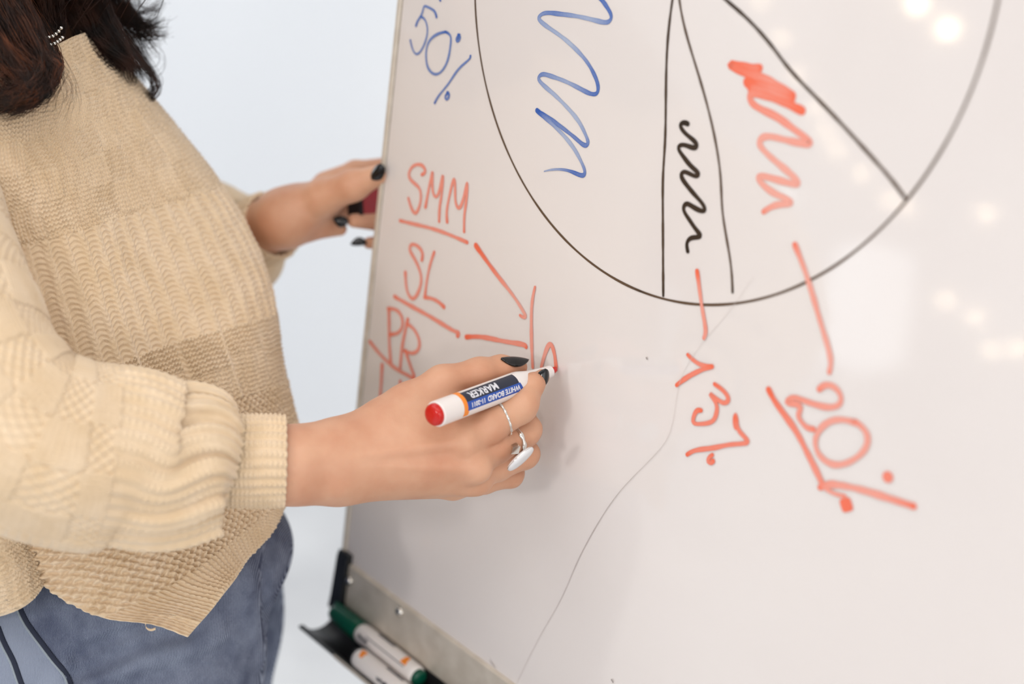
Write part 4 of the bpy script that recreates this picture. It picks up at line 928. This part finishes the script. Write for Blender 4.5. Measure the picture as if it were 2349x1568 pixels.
# wisps over the sweater
for k in range(16):
    x = hr.uniform(110, 150); p = np.array([(x-10, 120, .955), (x+15, 160, .955), (x+hr.uniform(20, 50), 200+hr.uniform(-10, 30), .957), (x+hr.uniform(0, 50), 250+hr.uniform(-30, 40), .96)])
    c_ = smooth_path(p, 20); L_near.append((P(c_[:, 0], c_[:, 1], c_[:, 2]), .00009))
D_far = []
gB = [[(60, -180, 1.08), (100, -80, 1.07), (135, 0, 1.06), (165, 50, 1.06), (205, 100, 1.065), (240, 135, 1.07), (262, 160, 1.08)],
      [(150, -180, 1.11), (200, -90, 1.10), (245, -10, 1.09), (275, 60, 1.085), (305, 120, 1.085), (330, 160, 1.09), (345, 190, 1.10)],
      [(60, -160, 1.09), (120, -60, 1.08), (165, 30, 1.07), (205, 85, 1.07), (240, 130, 1.075), (262, 155, 1.08), (258, 170, 1.085)],
      [(110, -200, 1.09), (150, -100, 1.08), (180, -10, 1.07), (215, 60, 1.07), (250, 105, 1.075), (285, 140, 1.08), (315, 165, 1.09)]]
hair_bundle(gB, 1450, 8, 13, .00022, hr, D_far, n=18, trim=.25)
gC = [[(110, -180, 1.16), (170, -80, 1.15), (230, 0, 1.14), (290, 50, 1.13), (335, 74, 1.13), (362, 66, 1.13), (374, 50, 1.135)],
      [(150, -180, 1.17), (230, -100, 1.16), (290, -20, 1.15), (320, 25, 1.14), (338, 30, 1.14), (352, 5, 1.14), (345, -25, 1.14)],
      [(120, -150, 1.14), (180, -40, 1.13), (240, 40, 1.12), (285, 76, 1.12), (325, 84, 1.12), (355, 75, 1.12), (366, 62, 1.12)],
      [(160, -180, 1.16), (230, -60, 1.15), (280, 0, 1.14), (310, 60, 1.13), (330, 110, 1.13), (345, 150, 1.12), (342, 175, 1.12)]]
hair_bundle(gC, 380, 9, 13, .00019, hr, D_far, n=20, clump=7)
gD = [[(200, -60, 1.13), (260, 30, 1.12), (310, 110, 1.11), (345, 170, 1.11), (352, 200, 1.11), (330, 232, 1.11), (300, 232, 1.11), (278, 210, 1.11)],
      [(240, -40, 1.14), (290, 60, 1.13), (330, 140, 1.12), (358, 192, 1.12), (350, 215, 1.12), (325, 234, 1.12), (300, 230, 1.12), (285, 205, 1.12)]]
hair_bundle(gD, 60, 5, 5, .00018, hr, D_far, n=30, trim=.25, clump=2)
for k in range(6):                           # thin free ringlets against the wall
    cx, cy, rr_ = 355+hr.normal(0, 6), 130+hr.normal(0, 10), 28+hr.normal(0, 5); a = np.linspace(-2.2, 3.4, 30)
    D_far.append((P(cx+rr_*np.cos(a)*.8, cy+rr_*np.sin(a), np.full(30, 1.13)), .00012))
T_back = []                                   # the hair that hangs round the head, out of the picture above
for k in range(560):
    u = hr.uniform(-1, 1); ang = hr.uniform(math.radians(35), math.radians(325)); z0 = headc[2]+.02+hr.uniform(.0, .11)
    rr0 = math.sqrt(max(.0001, 1-((z0-headc[2]-.02)/.118)**2)); dv = (math.sin(ang)*side*.088+math.cos(ang)*face*.100)
    p = [np.array([headc[0], headc[1], headc[2]+.132])+dv*.12, np.array([headc[0], headc[1], z0])+dv*rr0*1.03, np.array([headc[0], headc[1], headc[2]-.02])+dv*1.12, np.array([headc[0], headc[1], headc[2]-.10])+dv*1.2+hr.normal(0, .006, 3), neck+dv*1.05+hr.normal(0, .01, 3)+np.array([0, 0, .02])]
    T_back.append((smooth_path(np.array(p), 8), .0008))
dark_strands = D_far
near_dark = [s for i, s in enumerate(L_near) if (i//14) % 7 not in (1, 4)]; near_red = [s for i, s in enumerate(L_near) if (i//14) % 7 in (1, 4)]
hair_object('hair', D_far+N_mid+near_dark+T_back, M['hair'], 'long curly dark brown hair')
hair_object('hair_highlights', near_red, M['hairred'], 'lighter auburn strands of the near curl')

# ---- necklace / chain showing between the curls
pts = []
for row, (pp, dd) in enumerate((([(84, 74), (92, 84), (104, 86), (118, 84), (130, 76), (140, 64)], 1.02), ([(90, 88), (98, 98), (110, 103), (124, 100), (134, 94), (143, 86)], 1.018), ([(78, 60), (86, 72), (96, 80)], 1.022))):
    c_ = smooth_path(np.array(pp, float), 9 if row < 2 else 4); pts += [(x, y, dd) for x, y in c_]
bm = bmesh.new()
for x, y, dd in pts:
    r_ = bmesh.ops.create_icosphere(bm, subdivisions=2, radius=.0013); bmesh.ops.translate(bm, verts=r_['verts'], vec=Vector(P(x, y, dd-.03)))
me = bpy.data.meshes.new('necklace'); bm.to_mesh(me); bm.free(); o = link('necklace', me, M['silver'], label='beaded silver chain between the curls'); reparent(o, person)

# ------------------------------------------------------------------ the dark red thing in the left hand
c = H(850, 468, 1.222); er = empty('eraser', tuple(c), label='small dark red block gripped by the left hand behind the board edge', cat='eraser')
axx = H(900, 468, 1.24)-H(810, 468, 1.215); axx /= np.linalg.norm(axx); up_ = UP-np.dot(UP, axx)*axx; up_ /= np.linalg.norm(up_); nz_ = np.cross(axx, up_)
def obox(name, x0, x1, hy, hz, m, bev=.002, **kw):
    b = MB(); b.box((x0, -hy, -hz), (x1, hy, hz), bev); Mx = Matrix([[axx[i], up_[i], nz_[i], c[i]] for i in range(3)]+[[0, 0, 0, 1]]); bmesh.ops.transform(b.bm, matrix=Mx, verts=b.bm.verts)
    return b.done(name, m, er, **kw)
obox('grip', -.014, .040, .0155, .009, M['darkred'])
obox('felt_pad', -.0175, -.0135, .0165, .010, M['felt'], .001)
obox('black_band', .0055, .0075, .0158, .0093, M['felt'], .0003)
obox('black_band', .0165, .0185, .0158, .0093, M['felt'], .0003)

# ------------------------------------------------------------------ lights mirrored in the board: strings of small warm bulbs
bulbm = mat('bulb_glow', (1, .85, .6, 1), .3); bs(bulbm).inputs['Emission Color'].default_value = (1, .80, .55, 1); bs(bulbm).inputs['Emission Strength'].default_value = 160
wire = mat('white_wire', lin(220, 220, 215), .5)
def mirror_at(x, y, dist):
    p = BP(x, y); v = p-CAM; v /= np.linalg.norm(v); v = v*np.array([1, -1, 1]); return p+v*dist
def lights_string(name, pts, dist, rad, label):
    ps = [mirror_at(x, y, dist) for x, y in pts]; root = empty(name, tuple(ps[0]), label=label, cat='string lights', group='string lights across the room')
    for p in ps:
        MB().lathe(p-np.array([0, 0, rad]), (0, 0, 1), [(0, rad*.2), (rad*.3, rad*.7), (rad, rad), (rad*1.7, rad*.7), (rad*2, rad*.3)], 12).done('bulb', bulbm, root, smooth=True)
    far = ps[-1]+(ps[-1]-ps[0])*3; 
    q = smooth_path(np.array(ps), 60) if len(ps) > 2 else np.linspace(ps[0], ps[-1], 60)
    th = np.linspace(0, 2*np.pi, 6, endpoint=False); V = (q[:, None]+np.array([0, 0, rad*1.1])+np.stack([0*th, np.cos(th), np.sin(th)], 1)[None]*.0025).reshape(-1, 3)
    F = [(i*6+j, (i+1)*6+j, (i+1)*6+(j+1) % 6, i*6+(j+1) % 6) for i in range(59) for j in range(6)]
    o = link('wire', mesh('wire', V, F), wire); reparent(o, root)
lights_string('string_lights', [(1745, 0), (1790, 88), (1828, 172), (1873, 248), (1893, 302), (1921, 345), (1978, 398), (2040, 455), (2078, 475)], 2.6, .008, 'sagging string of small warm bulbs hung below the windows')
lights_string('string_lights', [(2262, 490), (2170, 690), (2238, 727), (2275, 800), (2335, 800)], 2.6, .009, 'loose string of small warm bulbs by the far corner')
lights_string('string_lights', [(2010, -60), (2105, 8), (2173, 66)], 1.8, .014, 'short string of larger white bulbs nearest the board')

# ------------------------------------------------------------------ two added glowing shapes, standing in for unknown sources mirrored in the glossy board
glow = mat('lantern_paper', (0.9, 0.93, 0.95, 1), .8); bs(glow).inputs['Emission Color'].default_value = (0.86, 0.94, 1.0, 1); bs(glow).inputs['Emission Strength'].default_value = 15
glow2 = mat('lantern_paper_dim', (0.9, 0.93, 0.95, 1), .8); bs(glow2).inputs['Emission Color'].default_value = (0.86, 0.94, 1.0, 1); bs(glow2).inputs['Emission Strength'].default_value = 7
def emitter(x, y, dist, h, w0, w1, m, label):
    c = mirror_at(x, y, dist); o = empty('paper_lantern', (c[0], c[1], 0), label=label, cat='lantern')
    b = MB(); b.lathe(c-np.array([0, 0, h/2]), (0, 0, 1), [(0, w0/1.414), (h*.5, (w0+w1)/2.828*1.05), (h, w1/1.414)], 4); b.done('shade', m, o)
    z0 = c[2]-h/2
    MB().lathe((c[0], c[1], 0), (0, 0, 1), [(0, .11), (.012, .11), (.016, .008), (z0, .008)], 24).done('stand', M['frame'], o, smooth='auto')
emitter(1690, 565, 2.3, .27, .07, .14, glow, 'tall tapered white glowing paper lantern on a thin stand')
emitter(1985, 700, 2.5, .26, .16, .12, glow2, 'wide softly glowing paper lantern on a thin stand')
